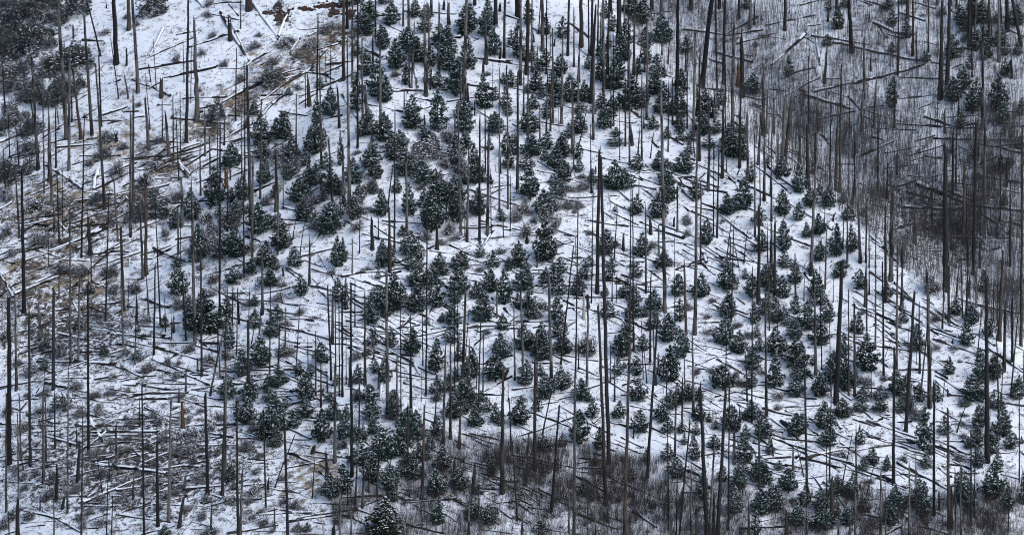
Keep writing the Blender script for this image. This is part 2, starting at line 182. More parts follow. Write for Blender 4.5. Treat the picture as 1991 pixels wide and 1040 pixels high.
DATA_C = '''749 1042 970 68,394 650 568 58,839 452 368 45,527 852 772 48,1929 970 900 50,1062 508 430 42,852 258 180 40,742 895 835 50,613 300 200 30,1682 722 652 42,
766 608 535 40,1796 878 795 35,886 188 120 42,640 455 398 48,417 400 328 38,382 510 440 38,1126 861 800 42,502 455 398 45,507 718 658 42,892 575 515 42,
1304 742 675 38,869 120 55 38,924 360 285 32,1031 390 330 40,964 742 692 48,734 188 120 35,1198 175 108 35,1548 712 660 45,1508 755 692 38,1872 975 912 38,
939 625 570 42,1225 215 150 35,1944 215 150 35,699 905 858 48,902 260 200 38,623 858 798 38,776 885 825 38,1596 1030 985 50,1410 670 618 42,824 362 308 40,
1194 370 315 40,756 955 900 40,846 725 662 35,507 282 225 38,724 940 882 38,514 520 472 45,1426 308 260 45,1406 758 712 48,1108 200 150 42,1058 422 372 42,
849 965 915 42,979 592 528 32,1446 408 351 38,909 135 75 35,1287 85 32 40,1300 395 335 35,347 575 515 35,809 608 555 40,849 598 545 40,1417 565 512 40,
1602 835 782 40,1054 700 645 38,1508 695 640 38,809 855 800 38,669 960 905 38,1952 848 792 38,939 212 150 32,732 608 562 45,454 500 452 42,580 395 348 42,
550 482 435 42,487 780 732 42,1892 778 730 42,692 220 148 28,769 138 81 35,904 68 15 38,723 328 284 45,1298 665 612 38,794 420 360 32,1643 760 700 32,886 432 378 35,
1208 695 640 35,1248 48 0 40,642 375 328 40,974 698 650 40,786 342 292 38,480 825 775 38,644 970 920 38,1448 902 852 38,1423 840 790 38,372 428 370 32,
567 322 265 32,550 272 220 35,745 275 222 35,594 778 725 35,799 498 452 40,1799 1005 940 28,812 122 75 38,450 326 279 38,889 312 265 38,1278 425 378 38,
1011 828 780 38,1474 935 888 38,1478 1000 952 38,1006 115 45 25,929 420 370 35,802 690 640 35,1510 995 945 35,1742 995 945 35,1168 160 108 32,471 732 680 32,
1570 640 588 32,1586 580 528 32,852 1020 968 32,1034 305 265 42,812 555 515 42,1553 740 698 40,1028 260 215 38,892 395 350 38,1018 565 520 38,1596 670 625 38,
802 932 888 38,1486 852 808 38,1533 958 912 38,686 358 310 35,440 778 730 35,1021 750 702 35,1744 770 722 35,859 915 868 35,1436 952 905 35,1526 488 432 30,
1626 500 440 28,916 735 680 30,612 300 250 32,1085 630 580 32,1784 682 632 32,1905 745 680 25,1428 1000 950 32,1286 222 180 38,1241 780 738 38,1546 772 730 38,
1593 770 728 38,1548 848 805 38,672 852 795 28,1091 760 715 35,794 98 56 38,1909 48 0 32,1852 200 152 32,1018 680 632 32,1058 775 728 32,1509 628 580 32,
1463 720 672 32,1932 742 695 32,512 855 808 32,962 109 58 30,1364 578 534 35,644 228 172 28,1553 375 320 28,874 140 100 38,944 72 22 30,800 252 212 38,
1218 90 40 30,1318 225 175 30,894 952 912 38,879 812 772 38,1366 970 920 30,800 230 188 35,749 199 150 30,1889 220 175 32,472 390 345 32,1081 390 345 32,
1462 580 535 32,724 818 772 32,914 62 10 28,742 422 370 28,742 520 468 28,446 682 630 28,654 520 462 25,514 358 310 30,1008 520 472 30,1178 495 448 30,
1550 1025 978 30,760 49 5 32,1127 261 218 32,1174 252 209 32,1852 115 71 32,859 88 50 38,1228 30 -8 38,527 655 618 38,794 830 792 38,710 68 28 35,964 260 220 35,
1042 180 140 35,1078 330 290 35,1520 345 305 35,952 1020 980 35,1520 419 372 30,890 162 120 32,1078 185 142 32,1479 492 450 32,952 568 525 32,1028 605 562 32,
1230 622 580 32,1086 658 615 32,1131 780 738 32,1500 558 515 32,1416 618 575 32,1436 688 645 32,1610 628 585 32,1340 780 748 42,1369 225 175 28,1374 478 428 28,
367 645 595 28,748 745 695 28,1884 995 940 25,1616 745 700 30,1879 672 628 30,624 709 668 32,1976 50 12 35,512 310 275 38,894 525 490 38,879 668 630 35,
899 778 740 35,1324 695 642 25,1096 688 652 38,926 828 790 35,1610 868 830 35,1638 812 775 35,712 148 100 28,1296 360 312 28,657 590 542 28,882 640 592 28,
1350 895 848 28,1658 970 922 28,1464 185 145 32,614 360 320 32,1096 355 315 32,1546 552 512 32,1546 660 620 32,592 812 772 32,1314 930 890 32,1598 990 950 32,
1277 150 108 30,457 432 390 30,730 352 310 30,647 818 775 30,1246 840 798 30,1414 418 379 32,587 575 536 32,744 96 55 30,950 48 2 28,1211 120 75 28,1271 185 140 28,
1368 265 220 28,836 282 255 45,1640 695 650 28,776 290 255 35,1326 335 300 35,1463 815 780 35,1946 90 52 32,574 520 482 32,1610 402 365 32,1576 405 368 32,
524 558 525 38,542 750 712 32,839 555 518 32,719 780 748 38,1126 575 538 32,726 845 808 32,812 900 862 32,1789 970 932 32,1088 152 109 28,1272 605 565 30,
1889 632 592 30,1326 185 138 25,1902 838 790 25,1735 212 160 22,1874 175 132 28,1949 242 200 28,688 428 385 28,1248 498 455 28,1318 578 535 28,1166 875 832 28,
1899 870 828 28,1902 910 868 28,1416 285 252 35,1078 552 518 32,1650 1020 985 32,986 305 260 25,1216 368 330 30,1281 332 295 30,1291 520 490 38,1596 508 470 30,
1460 755 718 30,916 1010 972 30,1959 995 945 22,1096 308 268 28,1593 458 418 28,1654 492 438 20,722 632 592 28,1522 578 538 28,1734 1020 980 28,825 64 28 30,
982 212 170 25,1630 58 15 25,1895 38 -5 25,1912 568 525 25,850 172 140 32,604 430 398 32,849 385 352 32,1181 618 585 32,1204 812 780 32,1238 415 380 30,
454 552 522 35,849 765 730 30,1932 720 690 35,570 832 798 30,836 130 92 28,1136 198 160 28,1916 115 78 28,1353 388 350 28,1672 562 525 28,1819 780 742 28,
537 868 830 28,1712 800 772 38,666 510 465 22,1446 312 268 22,1094 75 35 25,769 312 282 32,959 520 488 30,1024 330 300 32,1476 438 405 30,926 580 548 30,
1679 780 750 32,450 935 902 30,1051 1040 1010 32,1630 960 928 30,1696 902 870 30,497 638 602 28,759 675 640 28,696 745 710 28,1924 655 620 28,764 975 940 28,
1058 875 848 35,1836 845 810 28,1965 872 838 28,1026 48 5 22,1321 625 582 22,1669 650 608 22,1876 62 25 25,662 322 260 15,1240 332 301 30,1336 338 300 25,
1467 628 590 25,964 822 785 25,1989 980 918 15,808 34 0 28,904 232 202 30,704 265 235 30,1168 115 75 22,532 525 495 30,1526 520 490 30,1633 540 510 30,
1470 1040 995 20,992 170 138 28,634 330 298 28,854 520 492 32,1064 290 258 28,540 625 592 28,1136 542 515 32,1251 682 650 28,1712 778 750 32,1859 612 580 28,
1152 812 780 28,1298 842 810 28,1298 895 862 28,1800 910 878 28,718 35 0 25,1060 132 98 25,1333 105 70 25,560 350 315 25,856 535 510 35,1238 730 695 25,
672 602 545 15,1899 195 152 20,1061 68 30 22,1866 250 212 22,1460 355 318 22,1270 252 225 30,1196 285 258 30,487 532 505 30,724 672 642 28,1762 795 765 28,
1763 75 42 25,514 280 255 32,1554 428 395 25,976 642 610 25,1846 728 695 25,1674 800 775 32,892 702 662 20,1954 150 115 22,1946 338 302 22,1548 610 575 22,
692 860 825 22,1940 912 878 22,1672 864 830 22,1036 212 185 28,1648 428 400 28,946 800 772 28,1390 872 845 28,1534 150 112 20,812 520 495 30,1238 540 510 25,
1724 578 548 25,1560 985 955 25,1682 995 965 25,832 162 130 22,1402 205 172 22,1734 52 20 22,1221 575 542 22,1201 728 695 22,789 165 125 18,956 920 880 18,
1626 1005 970 20,1726 19 -2 32,1392 260 232 25,441 640 612 25,493 225 195 22,1034 120 90 22,1240 145 115 22,1954 108 78 22,427 425 395 22,594 322 292 22,
772 375 345 22,1378 288 265 30,1186 545 515 22,1044 800 770 22,522 780 756 28,1483 558 525 20,1664 750 718 20,824 270 245 25,344 520 498 28,1125 335 308 22,
1152 358 330 22,1568 462 435 22,729 725 698 22,1476 682 655 22,1982 758 730 22,1226 935 908 22,1191 62 28 18,1306 225 195 20,934 500 470 20,1333 680 650 20,
904 805 775 20,1725 915 885 20,1756 628 601 22,749 8 -10 32,1986 225 192 18,939 355 322 18,1127 220 198 25,1608 90 68 25,1979 108 82 22,175 572 548 22,
764 780 758 25,1144 135 108 20,1580 340 312 20,1343 275 255 28,604 735 708 20,1304 780 760 28,320 1040 1020 28,204 692 669 22,1001 302 260 12,1896 310 280 18,
268 700 682 30,1276 638 608 18,1134 965 935 18,1296 270 248 22,1452 18 -5 22,975 430 408 22,1593 380 358 22,152 640 618 22,1324 260 235 20,532 385 360 20,
1984 290 265 20,936 780 760 25,662 855 815 12,1304 795 775 25,1094 868 842 20,1330 228 195 15,1886 135 108 18,1413 520 502 28,1638 522 505 28,1952 400 372 18,
994 90 60 15,1643 15 -5 22,1734 105 82 20,1799 122 100 20,782 460 438 20,1146 518 498 22,1663 485 455 15,494 595 575 22,849 780 760 22,932 960 940 22,1258 900 870 15,
1188 520 502 25,1882 872 848 18,1876 790 772 25,642 781 762 22,427 638 610 15,1324 275 255 20,1638 395 375 20,1612 22 -2 15,654 750 725 15,86 720 699 18,
1416 260 240 18,712 692 675 20,377 905 885 18,597 1032 1015 20,1516 912 895 20,1326 980 952 12,1198 262 248 22,692 780 758 15,1158 902 888 22,1756 8 -5 25,
1966 322 305 18,222 912 895 18,288 872 855 18,1533 1012 995 18,989 520 500 15,1902 350 335 20,1014 782 768 20,759 795 780 20,1024 522 510 22,1148 780 768 22,
1493 320 302 15,1852 485 468 15,1679 422 405 15,1268 988 970 15,839 350 338 20,1656 645 620 10,1081 975 962 20,562 186 170 15,454 582 568 15,454 952 938 15,
1736 165 148 12,1231 520 508 18,1432 260 245 12,1849 298 285 15,268 645 632 15,1204 975 962 15,1986 862 848 12,1546 520 510 18,1360 170 158 12,1078 522 512 15,
1500 522 512 15,1469 92 80 10,1196 412 400 10,1786 298 288 12'''
DATA_L = '''160 80 200 81 14 b,275 119 377 74 10 g,269 137 378 119 18 g,256 156 332 189 14 g,200 225 246 209 18 k,210 241 280 228 12 g,140 234 240 235 10 g,25 206 65 186 14 g,
220 161 235 157 12 b,286 174 315 160 9 g,262 39 282 12 12 k,291 110 319 54 16 s,306 205 332 205 12 b,115 214 170 185 8 g,189 50 199 30 5 g,150 144 162 148 8 k,
318 152 332 150 12 k,367 94 461 64 18 g,332 151 422 131 22 g,382 0 396 16 16 g,400 10 468 6 14 g,400 26 467 40 10 g,446 9 464 32 12 g,428 25 476 108 18 g,
444 32 484 120 12 g,492 10 541 78 18 s,541 75 566 8 20 s,344 68 391 60 12 g,432 200 507 164 22 g,387 212 432 200 16 s,507 198 610 132 16 g,530 204 554 185 18 s,
547 128 583 75 10 g,620 99 664 81 10 g,634 128 688 119 14 g,354 194 440 191 14 b,332 231 436 242 18 g,548 145 583 135 12 g,582 189 692 140 18 s,623 144 664 160 12 g,
427 134 481 134 7 b,540 216 598 225 12 s,631 232 664 226 12 g,444 226 472 228 12 b,388 132 398 110 10 g,432 108 457 86 6 g,382 252 436 251 12 g,484 249 498 248 12 g,
732 38 782 64 12 g,693 72 739 71 10 g,706 92 744 116 20 g,764 172 826 178 14 g,764 179 869 177 14 b,802 188 839 198 12 g,714 206 782 220 14 g,814 214 836 209 14 g,
909 165 964 175 28 k,884 74 896 75 20 k,916 71 929 78 12 g,926 115 996 124 24 g,978 73 996 78 10 g,909 205 952 230 16 g,869 199 926 189 14 g,836 88 849 89 16 g,
739 116 752 116 12 g,679 18 706 9 12 g,732 31 746 32 14 g,784 24 872 22 10 g,836 25 886 29 12 g,984 31 1011 40 18 g,804 125 812 172 14 s,790 198 794 170 10 s,
864 54 884 51 8 g,664 185 696 235 12 g,804 66 824 65 8 g,814 81 824 80 8 g,952 158 982 156 6 g,986 91 996 94 10 g,996 125 1091 140 14 g,1034 135 1061 139 12 k,
996 172 1091 192 14 g,1038 182 1091 186 10 g,1046 192 1114 212 10 g,1038 236 1101 246 10 g,1136 130 1148 140 8 g,1106 45 1146 75 16 g,1037 56 1056 68 14 g,
1158 196 1181 201 8 g,1181 172 1211 188 8 g,1218 205 1244 230 22 g,1191 236 1236 240 10 g,1281 162 1304 185 12 g,1291 148 1314 153 10 g,1236 70 1261 88 12 g,
1096 168 1116 155 8 s,1291 232 1328 240 10 g,1144 220 1161 222 10 g,996 242 1008 248 14 g,1265 28 1306 22 8 g,1126 95 1144 110 10 g,1500 130 1566 70 22 g,
1412 71 1483 60 12 g,1328 58 1406 68 16 g,1488 52 1586 32 14 g,1557 12 1596 0 14 g,1476 70 1528 78 10 g,1586 65 1594 128 16 s,1560 70 1583 85 8 g,1578 72 1689 88 16 g,
1620 84 1789 118 20 g,1528 188 1596 152 12 g,1580 180 1660 162 18 g,1563 184 1660 215 24 g,1588 235 1660 218 16 g,1603 154 1633 154 12 g,1388 102 1463 122 16 g,
1378 115 1406 125 18 g,1498 175 1530 178 8 g,1446 188 1488 195 10 g,1373 172 1423 175 12 g,1390 200 1403 218 12 g,1423 235 1453 258 18 g,1426 222 1446 240 16 g,
1463 198 1478 210 16 g,1440 250 1463 260 12 g,1572 51 1598 48 10 s,1480 32 1503 32 8 g,1448 108 1468 110 10 g,1333 215 1348 238 12 g,1493 222 1518 225 12 g,
1510 220 1536 250 10 g,1353 100 1368 130 10 g,1698 46 1752 68 22 g,1705 48 1726 74 12 g,1725 68 1754 76 14 g,1659 164 1799 125 22 g,1745 151 1825 154 12 g,
1809 122 1849 129 12 g,1846 136 1873 125 10 g,1866 94 1902 101 14 g,1752 192 1814 185 12 g,1748 25 1799 42 14 g,1672 2 1695 12 12 g,1679 1 1712 12 12 g,
1849 21 1869 32 16 g,1798 228 1852 246 20 g,1744 242 1834 248 16 g,1832 229 1904 224 8 g,1682 212 1716 206 10 g,1679 226 1706 238 12 g,1776 5 1819 18 12 g,
1924 85 1934 92 14 g,1872 178 1882 185 18 g,1834 250 1899 241 14 g,1849 250 1909 250 12 g,1963 60 1991 72 12 g,1964 101 1976 88 12 s,1959 204 1984 198 6 g,
1959 218 1982 220 14 g,1962 236 1979 224 10 s,1796 82 1823 88 10 g,1942 248 1991 246 10 g,1779 25 1804 4 6 g,1819 141 1839 138 8 g,86 321 160 370 18 g,
162 374 198 376 10 g,229 381 330 360 16 g,181 370 190 334 26 s,142 280 190 268 12 g,110 287 188 280 14 g,0 279 45 261 20 g,24 308 75 295 16 g,60 380 108 360 14 g,
0 408 25 395 14 b,48 440 105 425 12 g,82 448 105 430 8 g,142 392 179 388 14 k,135 435 209 410 12 g,95 491 210 444 22 s,172 458 252 410 16 g,71 488 120 502 14 s,
122 506 185 510 12 s,48 508 130 480 12 s,95 519 132 500 14 g,185 520 275 490 16 s,240 460 332 420 14 s,218 485 272 465 14 g,150 485 208 460 12 g,270 318 332 309 12 g,
115 435 132 451 12 k,245 385 252 392 12 k,288 390 322 372 10 g,302 349 360 345 10 k,298 482 384 520 18 s,0 482 32 480 10 g,35 348 68 342 8 g,251 519 252 505 10 s,
308 342 332 338 12 s,346 291 390 279 12 s,347 304 397 289 14 s,407 289 437 295 12 s,427 280 472 270 12 s,452 298 490 305 14 g,347 315 370 340 18 s,350 322 364 346 16 g,
457 326 477 330 10 g,467 284 507 283 6 g,534 281 554 281 8 g,527 331 547 326 10 k,497 362 524 362 6 g,550 404 590 416 14 s,547 397 592 402 8 g,554 440 592 432 10 g,
582 452 620 433 14 g,604 478 622 455 16 s,587 499 650 484 18 s,567 480 614 480 7 g,584 489 600 489 8 g,620 495 633 520 12 g,592 506 627 520 8 g,478 461 510 472 16 s,
464 431 474 436 10 g,403 472 430 484 16 s,424 456 440 458 12 g,462 504 484 515 14 g,357 440 373 440 12 s,332 440 344 428 12 s,390 389 404 382 14 g,433 368 450 369 8 g,
370 340 397 325 8 g,725 279 756 290 12 g,736 299 756 292 10 g,839 282 872 301 14 s,859 281 882 278 8 g,854 284 876 289 10 g,935 286 959 292 20 k,936 370 996 359 10 g,
914 370 996 398 18 g,743 430 824 436 16 s,799 422 818 418 8 g,856 395 864 408 10 g,702 422 724 430 12 g,688 445 720 440 12 g,728 440 782 475 14 g,704 456 784 474 18 s,
682 475 729 468 12 g,702 481 726 474 8 g,764 492 776 508 10 g,776 510 802 501 18 k,760 515 794 516 10 s,812 456 819 452 14 g,836 488 886 494 12 s,832 485 848 476 16 g,
892 444 956 442 16 s,936 436 986 442 14 s,942 476 959 448 14 s,936 464 1044 458 12 g,892 472 902 466 12 g,909 464 929 466 10 g,922 510 928 501 8 g,664 410 679 400 12 g,
696 279 715 279 8 g,676 501 722 508 8 g,862 341 874 338 10 g,976 335 989 345 8 g,882 440 926 440 8 g,906 495 944 502 8 g,969 500 996 515 10 g,996 445 1044 456 16 s,
1046 315 1084 338 14 g,1044 332 1081 340 12 s,1046 356 1071 353 10 s,1075 438 1158 409 8 g,1077 446 1121 460 12 g,1081 468 1151 491 10 g,1106 385 1201 381 12 g,
1111 349 1156 361 10 g,1131 290 1171 298 12 g,1171 308 1221 319 14 g,1168 340 1178 344 12 g,1226 335 1281 338 10 g,1228 342 1281 360 14 s,1231 362 1275 369 16 g,
1256 322 1271 335 14 g,1256 321 1268 321 8 g,1201 370 1226 392 16 s,1185 391 1214 406 18 b,1214 405 1246 418 14 g,1141 429 1221 441 12 g,1171 410 1194 428 8 g,
1244 432 1328 464 22 g,1258 420 1281 435 12 s,1196 490 1234 502 12 g,1231 494 1274 510 20 s,1208 508 1254 510 12 g,1106 502 1136 502 16 k,1120 518 1156 492 8 s,
1306 342 1328 365 26 s,1306 345 1353 346 14 g,1298 265 1328 282 16 g,1268 276 1280 288 14 g,1021 505 1044 484 12 g,1136 438 1144 439 14 k,1176 448 1196 450 6 g,
1206 452 1221 458 6 g,1201 305 1218 308 8 g,996 395 1018 405 10 g,1048 510 1056 515 8 g,1138 465 1151 471 8 g,1288 435 1304 445 10 g,1096 458 1121 461 12 g,
1403 420 1460 465 18 g,1368 396 1393 404 10 g,1328 372 1350 394 26 g,1328 400 1340 412 10 g,1416 345 1433 362 10 g,1402 351 1410 358 8 g,1516 346 1553 372 22 g,
1468 322 1500 348 14 g,1528 392 1619 448 18 g,1538 465 1576 479 20 g,1513 452 1528 458 10 g,1398 458 1440 468 10 g,1396 498 1493 516 10 g,1328 486 1356 502 14 g,
1366 482 1410 510 14 g,1378 500 1403 510 12 g,1586 408 1618 420 8 g,1468 285 1503 308 14 g,1488 282 1508 300 14 g,1530 288 1553 298 18 g,1533 305 1553 320 14 g,
1588 325 1608 335 14 g,1588 348 1608 362 18 g,1598 340 1613 342 10 g,1360 349 1378 332 10 g,1328 452 1338 458 10 g,1328 517 1350 518 12 g,1363 512 1390 535 16 g,
1613 520 1623 505 8 g,1566 415 1578 420 14 g,1364 485 1374 512 18 k,1674 305 1736 279 18 g,1766 304 1832 284 16 g,1782 274 1816 265 14 g,1814 270 1984 274 14 g,
1909 281 1984 300 18 g,1936 286 1984 281 14 g,1796 302 1832 309 14 g,1739 365 1832 340 14 g,1764 342 1802 346 10 g,1784 360 1884 400 28 g,1884 400 1991 412 22 g,
1754 405 1882 408 20 g,1842 372 1894 392 20 g,1909 342 1986 356 12 g,1854 356 1986 376 8 g,1899 390 1934 384 10 g,1879 330 1939 305 14 g,1912 418 1959 455 16 g,
1799 445 1832 454 14 g,1849 462 1959 464 12 g,1856 504 1884 506 10 g,1934 425 1986 440 14 g,1762 490 1794 478 10 s,1726 328 1789 320 10 g,1692 458 1729 495 20 g,
1696 470 1716 482 14 g,1729 492 1744 510 14 g,1692 496 1706 498 8 g,1866 285 1886 298 12 g,1972 370 1989 359 10 g,1752 385 1756 410 10 g,1956 471 1974 465 10 g,
1799 488 1832 488 10 g,1968 432 1976 398 8 s,28 574 115 538 22 s,68 552 112 531 16 g,0 586 65 584 10 g,48 530 112 528 8 g,0 754 88 739 18 g,88 739 175 735 14 g,
62 704 225 712 20 b,225 712 280 735 20 g,108 724 245 678 12 s,185 738 288 724 16 g,210 651 332 660 16 s,172 640 215 646 12 s,245 662 390 700 14 s,108 644 200 665 12 g,
275 582 330 600 22 s,270 634 332 635 12 g,184 592 235 589 14 g,98 605 135 601 16 g,22 655 55 642 12 g,35 675 90 665 12 g,65 690 100 682 10 g,88 748 168 764 18 g,
225 769 364 764 18 g,278 751 437 779 16 g,282 745 382 748 10 g,295 698 407 750 14 s,288 666 430 669 16 s,208 610 230 602 6 g,0 532 26 580 14 s,195 628 235 630 8 g,
105 650 132 642 8 g,240 543 282 544 10 g,268 550 300 539 10 g,190 552 202 549 8 g,240 748 265 750 16 g,108 620 132 615 8 g,202 636 228 645 8 g,214 692 258 699 8 g,
140 582 152 608 12 k,100 731 160 730 6 g,240 740 265 732 6 g,278 778 300 772 8 g,65 775 78 752 8 s,208 774 218 768 8 g,547 634 642 661 18 s,530 585 584 595 12 g,
514 600 664 630 14 g,464 582 527 586 12 g,492 574 564 561 14 s,554 520 584 534 12 g,557 525 580 541 12 g,606 528 749 565 18 s,604 556 642 565 20 s,620 565 643 586 14 g,
382 672 424 685 14 s,350 735 457 702 12 g,372 758 417 750 12 g,487 720 597 718 14 g,490 730 530 726 10 g,554 729 597 720 12 g,494 741 524 736 12 g,452 749 477 746 14 g,
532 752 577 762 18 g,524 762 564 762 14 g,554 735 582 745 12 g,540 772 580 769 12 g,572 676 607 675 12 g,582 666 612 666 8 g,537 656 582 669 12 g,544 670 572 681 10 g,
564 620 632 622 10 g,597 631 620 631 10 g,617 658 652 690 10 g,594 636 604 646 10 g,442 595 467 588 14 s,430 592 440 608 12 g,467 565 484 575 10 g,457 672 507 673 6 g,
582 682 600 690 8 g,382 760 420 761 8 g,332 630 352 628 14 g,427 722 457 724 12 g,642 765 664 760 10 g,642 715 664 711 8 g,590 578 600 586 10 g,614 556 634 542 10 k,
607 542 620 552 8 g,332 582 380 588 12 g,634 522 650 545 8 g,497 750 527 750 6 g,550 712 572 711 6 g,632 770 664 766 10 g,664 541 790 522 18 g,729 520 762 538 14 g,
688 568 722 565 8 g,686 576 706 579 12 k,672 625 746 638 16 g,666 640 706 668 14 g,669 670 749 692 14 g,759 636 789 658 16 g,776 640 814 609 18 s,810 648 840 600 14 s,
812 655 868 642 14 g,826 661 868 648 10 g,836 641 868 636 8 g,910 638 962 634 22 g,962 638 1016 640 14 g,759 682 846 728 16 g,806 710 816 729 20 k,762 720 844 739 12 g,
784 745 864 770 12 g,734 675 749 682 10 s,819 735 872 748 10 g,884 720 949 705 12 g,942 761 996 732 12 g,916 766 974 768 18 g,914 745 964 738 8 g,779 595 789 595 10 k,
859 550 876 568 18 g,846 544 869 542 12 g,864 578 879 576 8 g,909 531 942 536 12 g,956 580 965 594 12 g,979 600 996 615 14 g,974 698 996 692 14 g,739 779 743 746 18 s,
829 665 834 680 8 g,869 705 889 735 8 g,856 595 902 594 8 g,776 559 796 555 8 g,684 615 706 612 8 g,732 650 752 649 7 g,784 770 839 775 8 g,839 604 856 610 6 g,
779 648 794 649 8 g,712 692 724 698 14 g,664 656 706 665 10 g,892 630 906 625 8 g,1041 557 1108 557 18 s,1046 541 1061 541 14 g,1038 569 1116 582 8 g,1131 580 1218 580 12 s,
1196 552 1258 555 18 g,1258 558 1298 559 10 g,1208 535 1251 551 14 g,1238 579 1264 581 8 g,1104 600 1128 598 14 g,1101 638 1161 608 10 s,1001 629 1066 625 14 s,
996 595 1016 628 10 s,1186 612 1261 642 18 g,1146 601 1166 610 16 g,1191 590 1214 600 10 g,1076 690 1111 705 14 s,1074 689 1121 694 12 g,1121 699 1164 702 14 s,
1034 706 1091 705 8 g,1046 712 1091 712 8 g,1048 721 1086 712 8 g,1126 715 1164 732 16 g,996 759 1036 752 18 g,1081 779 1111 772 10 g,1126 682 1138 648 10 s,
1261 636 1276 635 12 k,1258 719 1286 730 10 s,1276 745 1308 760 10 g,1316 735 1328 748 10 g,1106 622 1124 622 8 g,1031 525 1058 526 12 g,1076 525 1114 532 12 g,
1236 650 1246 662 8 g,1234 692 1251 705 8 g,1204 610 1221 638 14 g,1314 525 1328 528 12 g,1201 700 1221 700 10 g,996 772 1021 768 8 g,1151 735 1164 738 8 g,
1330 685 1446 705 16 g,1346 670 1403 680 8 g,1353 678 1378 690 8 g,1393 699 1446 728 16 g,1357 628 1403 627 12 g,1333 566 1348 569 12 g,1478 580 1493 592 18 g,
1526 611 1553 622 18 s,1433 608 1478 630 12 g,1378 548 1398 558 10 g,1380 572 1400 580 8 g,1333 740 1373 748 12 g,1366 755 1428 779 14 g,1428 761 1513 779 12 g,
1363 765 1383 780 10 g,1446 541 1490 544 12 g,1506 754 1533 762 20 g,1563 532 1578 548 14 s,1588 718 1599 728 18 s,1568 775 1586 776 14 g,1570 676 1593 676 8 g,
1526 600 1540 600 6 g,1630 760 1656 779 14 s,1470 744 1488 744 8 g,1563 746 1583 746 6 g,1616 650 1626 650 10 g,1348 716 1386 720 8 g,1638 582 1648 586 14 g,
1430 578 1448 592 8 g,1378 599 1400 606 8 g,1426 742 1446 745 8 g,1490 561 1503 565 8 g,1458 760 1473 760 8 g,1736 562 1849 635 20 g,1739 550 1784 588 16 g,
1659 566 1742 615 12 g,1659 594 1742 630 18 g,1664 598 1732 641 14 g,1684 600 1742 608 10 g,1659 655 1769 669 12 g,1806 635 1866 658 12 g,1814 660 1899 690 18 g,
1819 730 1869 761 16 g,1749 720 1832 719 16 g,1844 768 1874 770 20 b,1816 738 1842 760 12 g,1776 755 1806 764 16 g,1862 580 1991 608 20 g,1806 590 1869 638 18 g,
1872 642 1909 655 12 g,1922 678 1991 725 20 g,1884 670 1922 685 14 g,1944 748 1991 749 12 g,1944 766 1991 768 10 g,1976 674 1991 682 14 g,1692 530 1716 548 16 g,
1692 570 1722 588 10 g,1724 625 1764 642 16 g,1699 630 1714 646 10 g,1752 628 1759 645 10 g,1764 610 1809 640 14 g,1809 642 1834 651 10 g,1874 720 1894 710 8 g,
1722 732 1736 734 12 g,1762 740 1784 742 12 g,1686 638 1709 632 6 g,1806 660 1822 675 8 g,1874 736 1884 736 6 g,1969 712 1991 720 10 g,1889 635 1912 629 10 g,
1709 665 1736 678 5 g,0 826 148 830 14 g,148 829 270 830 20 g,172 840 310 839 14 g,175 846 270 846 12 g,175 852 270 854 10 g,88 848 150 866 20 b,175 864 208 840 14 s,
175 869 212 866 10 g,68 946 205 910 12 g,109 890 205 908 10 g,185 900 325 921 22 s,92 881 148 872 8 g,165 890 222 884 12 b,230 895 290 880 10 g,270 905 330 880 14 s,
162 978 275 930 20 s,170 966 200 952 12 g,225 955 328 940 16 g,135 965 170 966 14 g,210 965 250 964 12 g,2 935 65 940 10 g,175 1011 208 1000 12 g,225 1000 332 1016 14 b,
218 1031 250 1029 8 g,38 990 118 1010 18 g,75 988 158 1035 14 g,10 1039 38 1032 10 g,40 1018 108 1014 8 g,50 1025 88 1021 8 g,235 995 292 978 12 g,280 962 328 952 12 g,
190 845 202 862 20 k,175 818 185 836 24 k,180 818 218 808 10 g,200 782 225 781 8 g,62 852 71 862 10 g,25 878 42 874 8 g,15 945 32 940 6 g,108 1002 128 995 8 g,
235 868 260 864 6 g,252 879 272 876 8 g,298 979 397 984 10 g,298 912 328 910 10 g,40 798 54 780 10 s,12 790 45 802 12 g,295 880 330 876 10 g,332 832 400 826 12 g,
362 826 502 825 14 g,402 790 457 792 12 g,382 866 460 866 16 s,410 855 437 850 14 g,464 852 504 854 14 g,467 840 500 850 10 s,357 905 392 910 20 k,362 952 440 944 22 g,
470 945 517 941 16 g,462 882 507 882 6 g,472 902 522 901 10 g,482 899 544 890 8 g,540 822 607 854 16 s,562 881 632 910 18 g,590 884 647 895 10 g,607 878 664 890 16 g,
522 948 584 958 14 s,524 944 547 946 8 g,537 938 578 936 8 g,442 1038 542 1021 18 g,502 1001 627 994 10 g,562 1016 660 1002 18 g,577 1008 704 992 16 b,
547 992 604 1000 14 s,397 986 437 976 14 g,396 980 427 972 8 g,414 962 432 969 14 g,370 1014 410 1024 10 g,370 1029 394 1029 10 g,472 1020 512 1005 8 g,
610 932 640 931 10 g,610 978 662 981 10 g,610 1015 632 1019 8 g,332 930 380 920 8 g,642 916 664 916 8 g,572 1038 640 1038 8 g,332 939 340 939 10 g,412 900 424 896 8 s,
582 865 604 868 8 g,577 869 602 871 8 g,332 782 400 784 10 g,477 882 487 892 8 g,557 854 602 855 8 g,522 924 552 918 6 g,507 912 522 911 6 g,740 807 769 809 8 g,
742 820 768 820 10 g,826 800 862 812 8 g,826 815 856 826 16 g,914 844 969 854 16 g,889 840 974 866 10 g,896 822 944 839 8 g,872 888 959 908 14 g,924 900 959 909 10 g,
664 968 746 966 18 g,779 971 829 972 16 k,784 978 889 969 14 g,779 951 819 955 10 g,694 990 722 1000 18 g,666 1002 729 1028 24 g,664 980 689 979 10 g,769 898 784 902 8 g,
